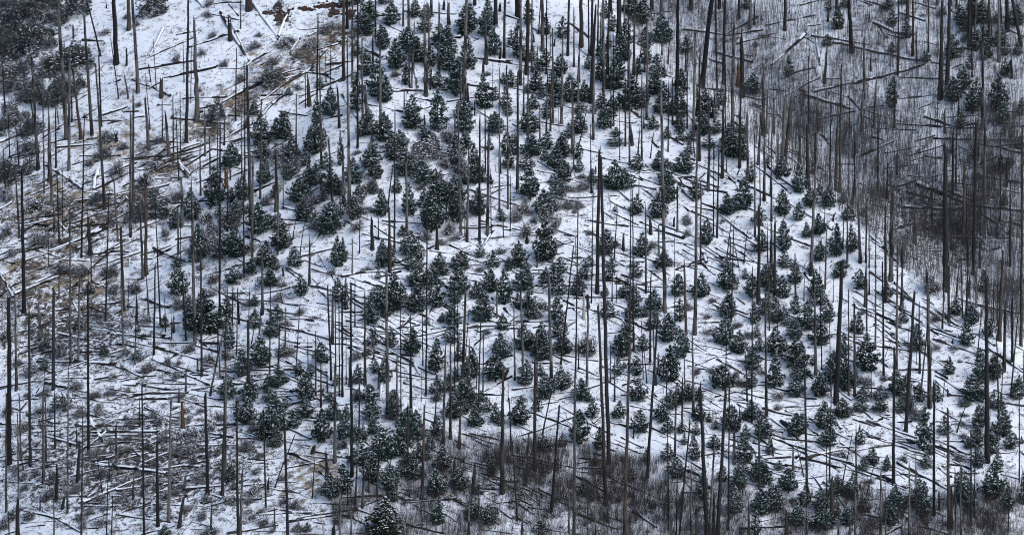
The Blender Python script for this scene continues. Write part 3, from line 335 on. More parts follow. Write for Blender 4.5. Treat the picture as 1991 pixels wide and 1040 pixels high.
789 1020 864 1038 16 g,792 1022 829 1020 8 g,664 1038 724 1038 8 g,962 985 996 1008 20 g,866 926 879 935 10 g,959 925 996 938 12 g,769 924 786 926 10 g,
829 869 854 880 12 g,944 808 974 818 8 g,899 808 912 815 12 s,934 1028 996 1038 12 g,1028 801 1106 829 16 g,1068 799 1108 782 10 g,1000 825 1034 839 10 s,
1008 848 1114 812 12 g,1046 788 1086 781 10 g,1188 822 1231 834 16 g,1207 850 1251 870 14 b,1188 860 1246 882 10 g,1226 790 1296 805 14 g,1266 832 1328 860 12 g,
1296 805 1328 806 10 g,996 885 1114 910 14 g,1004 908 1074 932 10 g,1011 940 1121 990 10 g,1048 950 1074 965 20 b,1124 1000 1201 1028 16 g,1121 925 1176 948 10 g,
1128 930 1176 955 14 g,1124 901 1151 896 10 g,1118 909 1176 910 12 g,1191 890 1211 891 8 g,1231 995 1278 1025 24 g,1126 988 1151 1002 8 g,1184 1005 1221 1018 10 g,
1021 1010 1066 1030 12 g,1066 1030 1106 1035 10 g,996 1005 1006 1012 10 g,1121 916 1171 919 8 g,1286 795 1294 802 10 g,1186 924 1211 931 8 g,1308 938 1328 936 10 g,
1156 822 1168 810 5 g,1301 976 1326 978 8 g,1216 871 1246 880 8 g,1151 820 1158 825 8 g,1328 792 1398 798 12 g,1356 806 1398 804 10 g,1423 804 1468 825 16 g,
1426 780 1453 785 14 g,1453 842 1513 874 16 s,1513 874 1546 876 8 g,1503 852 1660 905 20 g,1483 795 1540 808 18 g,1523 792 1593 789 14 g,1526 798 1558 810 12 g,
1523 852 1593 861 14 g,1488 892 1538 890 14 g,1546 890 1638 910 20 g,1570 892 1638 875 22 g,1573 888 1590 882 10 g,1503 835 1523 842 10 g,1503 845 1526 855 10 g,
1568 828 1593 848 14 g,1448 938 1488 948 12 g,1438 1028 1528 1024 22 g,1478 1014 1523 1004 8 g,1626 868 1660 870 12 g,1623 828 1658 825 10 g,1620 808 1636 835 18 s,
1580 925 1597 950 10 g,1630 965 1648 990 14 s,1623 842 1650 854 8 g,1336 915 1366 928 22 k,1328 958 1363 956 14 g,1346 988 1368 991 8 g,1626 1006 1660 1015 10 g,
1516 819 1530 830 30 k,1546 899 1560 888 14 s,1643 911 1692 925 14 g,1483 958 1498 956 8 g,1573 820 1583 822 10 g,1370 830 1378 845 8 g,1370 852 1386 851 6 g,
1558 994 1578 995 8 g,1643 875 1653 882 10 g,1659 815 1704 829 14 g,1684 820 1782 852 18 g,1686 849 1734 862 14 g,1739 865 1804 885 16 g,1659 879 1734 866 14 g,
1744 900 1844 952 24 g,1739 845 1779 860 16 g,1742 838 1779 852 12 g,1739 852 1766 855 10 g,1819 856 1872 859 16 g,1822 855 1884 884 16 g,1816 865 1879 889 14 g,
1816 878 1842 890 14 g,1849 825 1899 828 8 g,1819 820 1899 821 10 g,1744 820 1772 821 14 g,1679 800 1696 815 12 g,1699 819 1716 815 14 g,1659 905 1734 935 24 g,
1674 998 1709 1006 18 g,1672 951 1719 952 8 g,1684 969 1716 970 8 g,1786 1024 1844 1039 16 g,1722 1039 1752 1025 16 g,1802 1016 1859 1015 8 g,1852 896 1894 916 14 g,
1834 909 1852 898 14 g,1824 910 1849 928 16 g,1846 918 1902 921 14 g,1929 780 1991 790 12 g,1926 881 1974 878 10 g,1969 894 1979 875 8 g,1982 875 1991 884 12 g,
1944 921 1982 931 12 g,1952 845 1976 865 14 g,1774 896 1809 905 10 g,1822 795 1864 818 10 g,1982 805 1991 806 10 g,1756 998 1766 1012 16 b,1772 951 1799 959 12 g,
1742 942 1764 950 18 g,1819 940 1844 952 14 g,1709 805 1729 808 8 g,1724 811 1742 810 10 g,1659 1012 1692 1039 8 g,1772 890 1764 900 6 g,1809 968 1834 970 12 g,
1769 865 1799 882 10 g,1692 1028 1749 1020 10 g,1852 786 1876 784 6 g'''
DATA_H = '''15 68 50 50 e,45 40 48 38 e,70 20 40 30 e,100 8 40 20 e,56 105 52 60 e,15 115 40 40 e,150 34 55 42 e,99 95 28 28 e,150 138 52 45 e,100 140 55 40 r,38 155 32 30 e,
10 162 38 40 r,102 208 45 40 e,155 175 32 28 e,20 250 40 45 r,60 260 32 28 e,300 30 48 40 e,120 50 35 35 r,96 45 30 22 r,205 68 22 12 r,266 51 20 12 r,
245 38 15 12 r,269 208 15 12 r,50 230 20 18 r,180 122 12 10 r,40 198 30 18 r,12 25 40 30 e,5 8 30 20 e,526 168 42 35 e,424 235 38 32 e,407 12 20 15 r,436 131 20 15 r,
630 68 22 20 r,504 72 15 10 r,497 95 35 15 r,604 95 28 20 r,644 58 10 18 r,540 20 20 22 e,414 75 18 15 r,342 120 22 15 r,580 115 22 15 r,394 108 18 15 r,
404 34 18 15 r,552 95 30 20 r,564 85 32 15 r,470 160 20 20 r,532 128 28 18 r,580 175 20 12 r,386 180 15 12 r,769 150 22 15 r,949 148 15 10 r,794 140 25 15 r,
1834 32 22 20 r,1874 82 20 18 r,1934 45 18 20 r,1794 32 12 6 r,10 360 38 45 e,58 300 40 28 e,208 278 28 20 e,50 265 28 10 e,200 310 42 28 r,225 342 38 30 r,
280 362 42 32 r,190 400 30 22 e,295 420 65 35 e,268 430 30 30 e,70 410 38 25 r,75 478 40 22 r,15 460 32 20 r,125 398 30 18 r,175 322 22 15 r,300 328 32 18 r,
302 380 28 18 r,240 292 25 15 r,50 340 32 20 r,12 390 32 25 r,100 482 22 15 r,322 460 20 18 r,25 498 22 18 r,312 280 28 15 r,400 435 32 28 r,444 448 50 28 r,
414 478 32 22 r,417 505 38 22 r,514 400 25 22 r,612 400 38 25 r,522 430 15 18 r,347 390 28 20 r,834 305 55 30 r,866 328 28 22 r,894 340 32 28 r,864 370 38 25 r,
716 372 30 22 r,719 412 28 12 r,819 370 22 12 r,872 458 28 28 r,886 468 22 15 r,829 468 22 22 r,696 300 20 10 r,974 495 20 15 r,859 475 30 12 r,869 265 22 12 r,
1102 408 25 22 r,1127 405 28 18 r,1036 435 22 15 r,1006 432 25 28 r,1134 370 38 18 r,1148 458 18 12 r,1268 482 18 15 r,1116 415 12 10 r,1196 478 20 12 r,
1106 372 28 15 r,1131 348 22 12 r,1068 425 28 10 r,1338 438 22 18 r,1406 432 15 8 r,1336 460 18 15 r,1333 428 18 12 r,85 682 28 25 e,125 535 50 25 r,165 535 38 20 r,
215 540 40 25 r,265 570 32 25 r,220 570 30 20 r,285 628 28 15 r,250 635 22 15 r,195 620 20 12 r,245 690 25 15 r,220 738 22 15 r,290 725 38 22 r,328 710 15 18 r,
120 692 32 28 r,60 730 32 25 r,38 712 25 15 r,10 665 30 30 r,150 758 32 20 r,185 775 32 15 r,215 770 30 12 r,248 762 20 10 r,90 770 32 18 r,52 772 18 12 r,
410 578 28 18 r,417 550 32 20 r,370 685 28 18 r,347 602 30 25 r,542 585 35 18 r,587 612 25 15 r,552 695 35 28 r,407 705 30 20 r,440 700 28 20 r,347 710 15 12 r,
342 738 20 15 r,557 635 25 15 r,482 595 22 15 r,550 558 25 12 r,644 535 20 15 r,354 772 22 10 r,856 625 12 8 r,829 632 15 15 r,696 700 28 18 r,949 650 22 12 r,
716 528 18 12 r,934 528 22 12 r,1144 690 45 42 r,1038 618 38 18 r,1054 605 28 20 r,1081 570 40 12 r,1216 715 12 15 r,1376 619 20 10 r,1386 588 20 10 r,
1356 728 20 15 r,1386 728 22 15 r,1430 735 22 15 r,1338 605 22 18 r,1383 650 30 15 r,1433 638 28 15 r,1480 728 20 12 r,1436 752 25 18 r,1513 775 30 15 r,
1453 658 28 15 r,1814 570 48 40 r,1824 625 32 18 r,1866 705 10 8 r,1854 680 18 10 r,1736 652 12 8 r,1822 680 20 12 r,1686 750 32 20 r,1759 775 30 12 r,
1904 692 18 15 r,1676 612 15 10 r,1719 740 20 12 r,120 802 38 32 e,155 812 30 22 r,190 800 25 18 r,298 812 30 12 r,308 825 25 15 r,258 828 42 15 r,318 860 25 22 r,
250 858 25 15 r,248 880 35 15 r,48 930 25 15 r,72 925 22 12 r,102 940 20 22 e,145 960 22 15 r,155 950 22 15 r,95 972 32 22 r,50 952 22 15 r,200 928 38 20 r,
245 938 25 15 r,242 978 28 18 r,195 972 32 15 r,175 1000 28 12 r,205 990 20 10 r,198 1018 28 12 r,155 1012 22 15 r,160 1028 25 15 r,312 992 25 20 r,182 888 30 15 r,
30 915 22 12 r,15 808 25 22 r,82 805 30 18 r,48 840 32 20 r,295 940 22 12 r,320 970 28 15 r,5 1030 22 30 r,22 1012 28 30 r,58 1010 28 20 r,407 840 32 20 r,
430 818 20 18 r,374 852 38 20 r,352 890 42 30 r,382 880 32 22 r,427 882 22 22 r,344 925 35 15 r,394 928 25 18 r,382 935 22 12 r,482 878 38 22 r,494 838 30 18 r,
497 922 22 18 r,502 935 12 8 r,402 975 25 15 r,364 995 28 15 r,394 1012 20 20 r,492 962 38 20 r,484 998 22 12 r,512 996 20 12 r,492 1008 20 10 r,514 1020 30 15 r,
574 990 28 20 r,547 935 20 12 r,580 1035 28 18 r,627 960 30 22 r,410 1040 50 20 r,357 950 28 15 r,342 965 25 15 r,530 870 28 15 r,504 890 20 12 r,657 872 15 12 r,
554 978 20 15 r,530 1035 15 10 r,452 978 28 18 r,654 1020 20 22 r,392 802 22 12 r,360 805 22 15 r,367 818 22 12 r,487 978 30 12 r,1636 892 30 18 r,1513 796 20 10 r,
1540 975 22 10 r,1433 838 20 12 r,1779 818 28 25 r,1866 898 28 15 r,1756 898 30 15 r,1872 810 20 10 r,1869 828 20 12 r,1874 852 18 12 r,1692 940 25 10 r,
'''
# ------------------------------------------------------------------ materials (procedural)
def new_mat(name, rough=0.9):
    m = bpy.data.materials.new(name); m.use_nodes = True
    b = m.node_tree.nodes['Principled BSDF']; b.inputs['Roughness'].default_value = rough
    b.inputs['Specular IOR Level'].default_value = 0.25
    return m, m.node_tree.nodes, m.node_tree.links, b
def ramp(n, stops):
    r = n.new('ShaderNodeValToRGB'); e = r.color_ramp.elements
    while len(e) < len(stops): e.new(0.5)
    for i, (p, c) in enumerate(stops): e[i].position = p; e[i].color = (*c, 1)
    return r
def mix(n, l, fac, a, b):
    m = n.new('ShaderNodeMix'); m.data_type = 'RGBA'
    for s, v in ((0, fac), (6, a), (7, b)):
        if hasattr(v, 'links'): l.new(v, m.inputs[s])
        elif isinstance(v, (int, float)): m.inputs[s].default_value = v
        else: m.inputs[s].default_value = (*v, 1)
    return m.outputs[2]
def noise(n, l, vec, scale, detail=4, rough=.6):
    t = n.new('ShaderNodeTexNoise'); t.inputs['Scale'].default_value = scale
    t.inputs['Detail'].default_value = detail; t.inputs['Roughness'].default_value = rough
    if vec is not None: l.new(vec, t.inputs['Vector'])
    return t.outputs['Fac']
def math_(n, l, op, a, b=0.0, c=None):
    m = n.new('ShaderNodeMath'); m.operation = op
    for i, v in enumerate((a, b) if c is None else (a, b, c)):
        if hasattr(v, 'links'): l.new(v, m.inputs[i])
        else: m.inputs[i].default_value = v
    return m.outputs[0]
def objvec(n, l, sc):
    t = n.new('ShaderNodeTexCoord'); mp = n.new('ShaderNodeMapping'); mp.inputs['Scale'].default_value = sc
    l.new(t.outputs['Object'], mp.inputs[0])
    oi = n.new('ShaderNodeObjectInfo'); v = n.new('ShaderNodeVectorMath'); v.operation = 'ADD'
    s = n.new('ShaderNodeVectorMath'); s.operation = 'SCALE'; s.inputs[3].default_value = 90.0
    cmb = n.new('ShaderNodeCombineXYZ')
    for i in range(3): l.new(oi.outputs['Random'], cmb.inputs[i])
    l.new(cmb.outputs[0], s.inputs[0]); l.new(mp.outputs[0], v.inputs[0]); l.new(s.outputs[0], v.inputs[1])
    return v.outputs[0], oi.outputs['Random']
SNOW = (0.82, 0.845, 0.89)
def bark(name, lo, hi, patch, amount):
    m, n, l, b = new_mat(name, 0.88)
    v, rnd = objvec(n, l, (5, 5, 0.55))
    c = ramp(n, [(0.3, lo), (0.72, hi)]); l.new(noise(n, l, v, 1.6, 6, .7), c.inputs[0])
    v2, _ = objvec(n, l, (1.2, 1.2, 0.35))
    p = ramp(n, [(1-amount-.06, (0, 0, 0)), (1-amount+.03, (1, 1, 1))]); l.new(noise(n, l, v2, 1.0, 5, .65), p.inputs[0])
    col = mix(n, l, p.outputs[0], c.outputs[0], patch)
    br = math_(n, l, 'MULTIPLY_ADD', rnd, 0.85, 0.42)
    hv = n.new('ShaderNodeHueSaturation'); l.new(br, hv.inputs['Value']); l.new(col, hv.inputs['Color'])
    l.new(hv.outputs[0], b.inputs['Base Color'])
    return m
M = {}
M['k'] = bark('charred_bark', (0.008, 0.008, 0.010), (0.036, 0.035, 0.038), (0.10, 0.08, 0.065), 0.27)
M['g'] = bark('weathered_grey_wood', (0.052, 0.048, 0.049), (0.165, 0.155, 0.150), (0.018, 0.018, 0.019), 0.46)
M['b'] = bark('brown_bark', (0.024, 0.020, 0.018), (0.096, 0.075, 0.060), (0.016, 0.015, 0.015), 0.42)
M['o'] = bark('scorched_bark', (0.04, 0.022, 0.015), (0.20, 0.085, 0.035), (0.02, 0.017, 0.016), 0.38)
M['s'] = bark('bleached_wood', (0.20, 0.19, 0.18), (0.48, 0.46, 0.44), (0.08, 0.07, 0.065), 0.3)
m, n, l, b = new_mat('snow', 0.6); M['snow'] = m
b.inputs['Base Color'].default_value = (*SNOW, 1)
def leafy(name, lo, hi):
    m, n, l, b = new_mat(name, 0.7)
    v, rnd = objvec(n, l, (1, 1, 1))
    c = ramp(n, [(0.3, lo), (0.75, hi)]); l.new(noise(n, l, v, 5.0, 3, .6), c.inputs[0])
    hv = n.new('ShaderNodeHueSaturation'); l.new(math_(n, l, 'MULTIPLY_ADD', rnd, 0.6, 0.7), hv.inputs['Value'])
    l.new(math_(n, l, 'MULTIPLY_ADD', rnd, 0.05, 0.48), hv.inputs['Hue'])
    l.new(c.outputs[0], hv.inputs['Color']); l.new(hv.outputs[0], b.inputs['Base Color'])
    return m
M['needles'] = leafy('pine_needles', (0.014, 0.034, 0.030), (0.046, 0.092, 0.080))
M['olive'] = leafy('olive_needles', (0.010, 0.015, 0.008), (0.038, 0.044, 0.022))
M['shrubleaf'] = leafy('shrub_leaves', (0.034, 0.043, 0.046), (0.110, 0.126, 0.128))
M['twig'] = leafy('bare_twigs', (0.050, 0.046, 0.049), (0.150, 0.138, 0.140))
M['redtwig'] = leafy('reddish_twigs', (0.034, 0.028, 0.029), (0.105, 0.086, 0.084))
M['stem'] = leafy('grey_sapling_bark', (0.020, 0.019, 0.022), (0.088, 0.083, 0.088))
M['brownbrush'] = leafy('brown_brush_twigs', (0.046, 0.037, 0.032), (0.16, 0.122, 0.096))
M['grass'] = leafy('dry_grass', (0.20, 0.14, 0.085), (0.42, 0.32, 0.21))
m, n, l, b = new_mat('earth', 0.95); M['earth'] = m
c = ramp(n, [(0.3, (0.018, 0.012, 0.010)), (0.7, (0.085, 0.050, 0.036))]); v, _ = objvec(n, l, (1, 1, 1))
l.new(noise(n, l, v, 1.5, 5), c.inputs[0]); l.new(c.outputs[0], b.inputs['Base Color'])
# snowy ground: snow broken by dry grass and litter, denser where the slope carries more of them
m, n, l, b = new_mat('snowy_ground', 0.75); M['ground'] = m
tc = n.new('ShaderNodeTexCoord'); vec = tc.outputs['Object']
at = n.new('ShaderNodeAttribute'); at.attribute_name = 'cover'
sp = n.new('ShaderNodeSeparateColor'); l.new(at.outputs['Color'], sp.inputs[0])
def spots(scale, dens, lo, hi, detail=6, rough=.7):
    s = math_(n, l, 'ADD', noise(n, l, vec, scale, detail, rough), math_(n, l, 'MULTIPLY_ADD', dens, 0.42, -0.34))
    r = ramp(n, [(lo, (0, 0, 0)), (hi, (1, 1, 1))]); l.new(s, r.inputs[0]); return r.outputs[0]
tan = ramp(n, [(0.3, (0.20, 0.15, 0.105)), (0.7, (0.44, 0.36, 0.27))]); l.new(noise(n, l, vec, 3.0, 4), tan.inputs[0])
lit = ramp(n, [(0.3, (0.025, 0.022, 0.022)), (0.7, (0.11, 0.09, 0.08))]); l.new(noise(n, l, vec, 4.0, 4), lit.inputs[0])
sn = ramp(n, [(0.25, (0.74, 0.77, 0.82)), (0.75, (0.86, 0.875, 0.91))]); l.new(noise(n, l, vec, .5, 4), sn.inputs[0])
col = mix(n, l, spots(0.55, sp.outputs[0], .40, .52), sn.outputs[0], tan.outputs[0])
col = mix(n, l, spots(1.5, sp.outputs[1], .44, .50, 7, .75), col, lit.outputs[0])
l.new(col, b.inputs['Base Color'])
bp = n.new('ShaderNodeBump'); bp.inputs['Strength'].default_value = 0.5; bp.inputs['Distance'].default_value = 0.25
l.new(noise(n, l, vec, 1.2, 6, .6), bp.inputs['Height']); l.new(bp.outputs[0], b.inputs['Normal'])

# ------------------------------------------------------------------ mesh helpers
class MB:
    """collects polygons (vertex arrays plus faces plus a material slot) and links them as ONE mesh object"""
    def __init__(s): s.v = []; s.f = []; s.m = []; s.n = 0
    def add(s, v, f, mi=0):
        s.v.append(np.asarray(v, float)); s.f.append(np.asarray(f, np.int64)+s.n); s.m.append(np.full(len(f), mi)); s.n += len(v)
    def mesh(s, name, mats, smooth=False):
        me = bpy.data.meshes.new(name); V = np.concatenate(s.v).astype(np.float32)
        tot = np.concatenate([np.full(len(f), f.shape[1]) for f in s.f]); idx = np.concatenate([f.ravel() for f in s.f])
        me.vertices.add(len(V)); me.vertices.foreach_set('co', V.ravel())
        me.loops.add(len(idx)); me.loops.foreach_set('vertex_index', idx.astype(np.int32))
        me.polygons.add(len(tot)); st = np.concatenate([[0], np.cumsum(tot)[:-1]])
        me.polygons.foreach_set('loop_start', st.astype(np.int32)); me.polygons.foreach_set('loop_total', tot.astype(np.int32))
        for mt in mats: me.materials.append(M[mt])
        me.polygons.foreach_set('material_index', np.concatenate(s.m).astype(np.int32))
        if smooth: me.polygons.foreach_set('use_smooth', np.ones(len(tot), bool))
        me.update(calc_edges=True); return me
def link(name, me, parent=None, **props):
    o = bpy.data.objects.new(name, me); COL.objects.link(o)
    if parent: o.parent = parent
    for k, v in props.items(): o[k] = v
    return o
def tube(pts, rad, sides=6, cap=True, jag=0.0):
    """tapered tube along a polyline"""
    pts = np.asarray(pts, float); k = len(pts); rad = np.asarray(rad, float)
    tg = np.gradient(pts, axis=0); tg /= np.linalg.norm(tg, axis=1)[:, None]+1e-9
    ref = np.array([0, 0, 1.0]) if abs(tg[0, 2]) < .8 else np.array([1.0, 0, 0])
    a = np.cross(tg, ref); a /= np.linalg.norm(a, axis=1)[:, None]; b2 = np.cross(tg, a)
    th = np.arange(sides)*2*math.pi/sides
    v = pts[:, None, :]+rad[:, None, None]*(a[:, None, :]*np.cos(th)[None, :, None]+b2[:, None, :]*np.sin(th)[None, :, None])
    if jag: v[-1] += tg[-1][None, :]*RS.uniform(-jag, jag, sides)[:, None]
    i = np.arange(k-1)[:, None]*sides; j = np.arange(sides)[None, :]; j2 = (j+1) % sides
    f = np.stack([i+j, i+j2, i+sides+j2, i+sides+j], -1).reshape(-1, 4); v = v.reshape(-1, 3)
    return v, f
def add_tube(mb, pts, rad, sides=6, mi=0, jag=0.0):
    v, f = tube(pts, rad, sides, jag=jag); mb.add(v, f, mi)
    for end, sgn in ((0, -1), (len(pts)-1, 1)):
        ring = v[end*sides:(end+1)*sides]; c = ring.mean(0)
        mb.add(np.vstack([ring, c]), [[i, (i+1) % sides, sides] if sgn > 0 else [(i+1) % sides, i, sides] for i in range(sides)], mi)
def blades(cent, direc, length, width, rng):
    """one thin triangle per entry"""
    k = len(cent); s = rng.normal(size=(k, 3)); s = np.cross(direc, s); s /= np.linalg.norm(s, axis=1)[:, None]+1e-9
    a = cent-s*width[:, None]; b = cent+s*width[:, None]; c = cent+direc*length[:, None]
    return np.stack([a, b, c], 1).reshape(-1, 3), np.arange(3*k).reshape(-1, 3)
def pats(cent, size, rng, flat=.45):
    """small snow pats: low four-sided pyramids"""
    k = len(cent); th = rng.uniform(0, 6.28, k); v = np.zeros((k, 5, 3))
    for q in range(4):
        rr = size*rng.uniform(.6, 1.2, k)
        v[:, q] = cent+np.stack([rr*np.cos(th+q*1.571), rr*np.sin(th+q*1.571), -0.25*size*rng.uniform(0, 1, k)], -1)
    v[:, 4] = cent+np.stack([0*size, 0*size, size*flat], -1)
    f = np.array([[0, 1, 4], [1, 2, 4], [2, 3, 4], [3, 0, 4]]); o = (np.arange(k)*5)[:, None, None]
    return v.reshape(-1, 3), (f[None]+o).reshape(-1, 3)

# ------------------------------------------------------------------ the data read off the photograph
def parse(s): return [t.split() for t in s.replace('\n', '').split(',') if t.strip()]
PINES = sorted([tuple(map(float, t)) for t in parse(DATA_C)], key=lambda c: -c[3]*(c[1]-c[2]))
SNAGS = [(*map(float, t[:5]), t[5]) for t in parse(DATA_S)]
LOGS = [(*map(float, t[:5]), t[5]) for t in parse(DATA_L)]
SHRUBS = [(*map(float, t[:4]), t[4]) for t in parse(DATA_H)]

# ------------------------------------------------------------------ ground sheet
GRASSY = [(200, 275, 150, 60, .75), (110, 400, 170, 80, .85), (300, 180, 140, 60, .55), (500, 110, 80, 50, .6), (140, 560, 190, 110, .75),
          (60, 690, 110, 70, .5), (260, 850, 280, 140, .42), (610, 920, 100, 80, .8), (560, 960, 90, 60, .6), (700, 385, 70, 40, .5), (560, 420, 70, 60, .5),
          (1440, 345, 70, 45, .6), (1190, 215, 80, 60, .4), (1860, 620, 70, 35, .7), (330, 420, 120, 70, .55), (200, 60, 120, 60, .4),
          (1000, 700, 120, 50, .25), (1540, 600, 120, 60, .3), (1690, 880, 200, 60, .3), (1480, 380, 160, 60, .4), (820, 470, 120, 60, .3),
          (1760, 20, 220, 60, .35), (1420, 160, 80, 80, .45), (1380, 800, 80, 60, .35), (480, 640, 120, 60, .3), (1930, 130, 90, 60, .4)]
LITTER = [(120, 420, 260, 140, .75), (100, 600, 220, 130, .7), (300, 900, 420, 170, .72), (450, 330, 160, 120, .5), (560, 90, 120, 60, .5),
          (60, 120, 130, 160, .7), (420, 520, 150, 130, .6), (1500, 160, 420, 220, .48), (1800, 430, 230, 180, .75), (1000, 960, 380, 90, .6), (1700, 1000, 330, 70, .62),
          (820, 320, 120, 60, .5), (650, 480, 100, 90, .45), (200, 740, 220, 80, .5), (1300, 350, 250, 160, .25), (1250, 620, 300, 160, .28), (900, 600, 260, 160, .30), (700, 200, 220, 160, .34)]
def band(pts, rx, ry, a): return [(x, y, rx, ry, a) for x, y in pts]
DIAG = [(660, 70), (600, 110), (540, 150), (470, 200), (400, 250), (330, 320), (270, 385), (200, 430), (130, 480), (60, 520), (0, 560)]
GRASSY += band(DIAG, 70, 40, .80)
LITTER += band(DIAG, 66, 42, .80)+[(130, 640, 260, 160, .84), (260, 900, 420, 180, .86), (60, 300, 130, 120, .6), (1350, 60, 160, 100, .5), (1650, 130, 260, 120, .5)]
def zone(zs, u, v, base):
    r = np.full(np.shape(u), base)
    for (cx, cy, rx, ry, a) in zs: r = np.maximum(r, a*np.exp(-(((u-cx)/rx)**2+((v-cy)/ry)**2)*.8))
    return r
def axis(lo, hi, step, far):
    a = list(np.arange(lo, hi+.1, step)); s = step
    while a[-1] < far: s *= 1.35; a.append(a[-1]+s)
    s = step
    while a[0] > -far: s *= 1.35; a.insert(0, a[0]-s)
    return np.array(a)
gx = axis(-84, 84, .55, 900); gy = axis(-80, 78, .55, 700)
GX, GY = np.meshgrid(gx, gy); GZ = height(GX, GY)
V = np.stack([GX, GY, GZ], -1).reshape(-1, 3); nx = len(gx); ny = len(gy)
i = np.arange(ny-1)[:, None]*nx; j = np.arange(nx-1)[None, :]
mb = MB(); mb.add(V, np.stack([i+j, i+j+1, i+nx+j+1, i+nx+j], -1).reshape(-1, 4))
me = mb.mesh('snowy_hillside', ['ground'], True)
pu, pv = project(V)
ca = me.color_attributes.new('cover', 'FLOAT_COLOR', 'POINT')
cc = np.ones((len(V), 4), np.float32); cc[:, 0] = zone(GRASSY, pu, pv, .32); cc[:, 1] = zone(LITTER, pu, pv, .50)
ca.data.foreach_set('color', cc.ravel())
link('snowy_hillside', me, kind='structure')

# ------------------------------------------------------------------ labels: look, then company, then where on the slope, then order from the left
PLACE = [
 ['among the dark shrubs, upper left corner', 'on open snow left of the earth bank', 'beside the bare brown earth bank', 'under the highest pines, left of centre', 'amid crowded snags at top centre', 'by the leaning charred giant, top right', 'near the log arrow on brushy snow', 'beside the twin charred snags, upper right'],
 ['on the shrubby bank, left edge', 'where long logs slant below open snow', 'at the left end of the pines', 'around the round snowy bush, upper middle', 'on bright snow above the lone pine', 'along the ridge beside the dark gully', 'at the mouth of the stem thicket', 'in the grey thicket, right edge'],
 ['in the tawny hollow of slanting logs', 'on the brushy fold left of the pines', 'in the dense pine clump, left of centre', 'near the two broken trunks at centre', 'around the lone pine on bright snow', 'by the tall grey snag, right of centre', 'on the ridge crest, right side', 'in the darkest part of the gully'],
 ['by the thick charred snag, left edge', 'around the big dark pine, centre left', 'above the raft of crossed logs', 'in the pine hollow just below centre', 'beside the tallest pair of snags', 'below the tripod of bare poles', 'around the widest black trunk, right', 'along the fan of logs under the gully'],
 ['by the parallel logs, lower left', 'among stubs on the lower left snow', 'in the dark pine group, lower left', 'above the reddish brush, lower centre', 'at the foot of the tallest snags', 'by the twiggy snags, lower right', 'in the scattered pines, lower right', 'around the charred trunk with peeled foot'],
 ['in the bottom left corner', 'on the heath at bottom left', 'by the grey stub near the bottom', 'around the dark bushy pine, bottom', 'in the reddish brush, bottom centre', 'between the thick bottom trunks', 'in mixed brush at bottom right', 'in the bottom right corner']]
ORD = ['', 'first', 'second', 'third', 'fourth', 'fifth', 'sixth', 'seventh', 'eighth', 'ninth', 'tenth', 'eleventh', 'twelfth', 'thirteenth', 'fourteenth', 'fifteenth', 'sixteenth', 'seventeenth', 'eighteenth', 'nineteenth', 'twentieth']
NUM = ['', 'one', 'two', 'three', 'four', 'five', 'six', 'seven', 'eight', 'nine', 'ten', 'eleven', 'twelve', 'thirteen', 'fourteen', 'fifteen', 'sixteen', 'seventeen', 'eighteen', 'nineteen', 'twenty']
BOOK = []
def note(o, look, u, v, cat, group, extra=''):
    """remember what a thing looks like and where it shows; the label is written once all are known"""
    u = min(max(u, 0), W-1); v = min(max(v, 0), HH-1)
    o['category'] = cat; o['group'] = group
    BOOK.append([o, look, extra, PLACE[int(v//(HH/6))][int(u//(W/8))], u, v])
def write_labels():
    from collections import defaultdict
    first = defaultdict(list)
    for r in BOOK: first[(r[1], r[3])].append(r)
    for (look, place), rs in first.items():
        if len(rs) == 1: rs[0][0]['label'] = '%s, %s' % (look, place); continue
        sub = defaultdict(list)
        for r in rs: sub[r[2]].append(r)
        for ex, ss in sub.items():
            ss.sort(key=lambda r: (r[4], r[5])); t = look+(' '+ex if ex else '')
            for q, r in enumerate(ss):
                lead = '' if len(ss) == 1 else 'leftmost ' if q == 0 else 'rightmost ' if q == len(ss)-1 else '%s from left, ' % ORD[q+1]
                lab = lead+'%s, %s' % (t, place)
                for a_, b_ in ((' thickly flecked with snow', ' heavily snowed'), (' flecked with snow', ''), (' dusted with snow', ''), ('running ', ''), (' with many bare twigs', ' with twigs'), (' the ', ' '), (' and ', ' '), (' leafless', ''), (' snow covered', ' snowy'), ('orange ', ''), (' of frame', ''), (' with many bare twigs', ' twiggy'), ('thread thin', 'thin'), (' heavily snowed', ' snowy'), (' a ', ' '), (' at ', ', '), (' with snapped', ', snapped'), (' centre left', ' left'), (', left of centre', ', centre left')):
                    if len(lab.replace(',', '').split()) > 16: lab = lab.replace(a_, b_)
                r[0]['label'] = lab

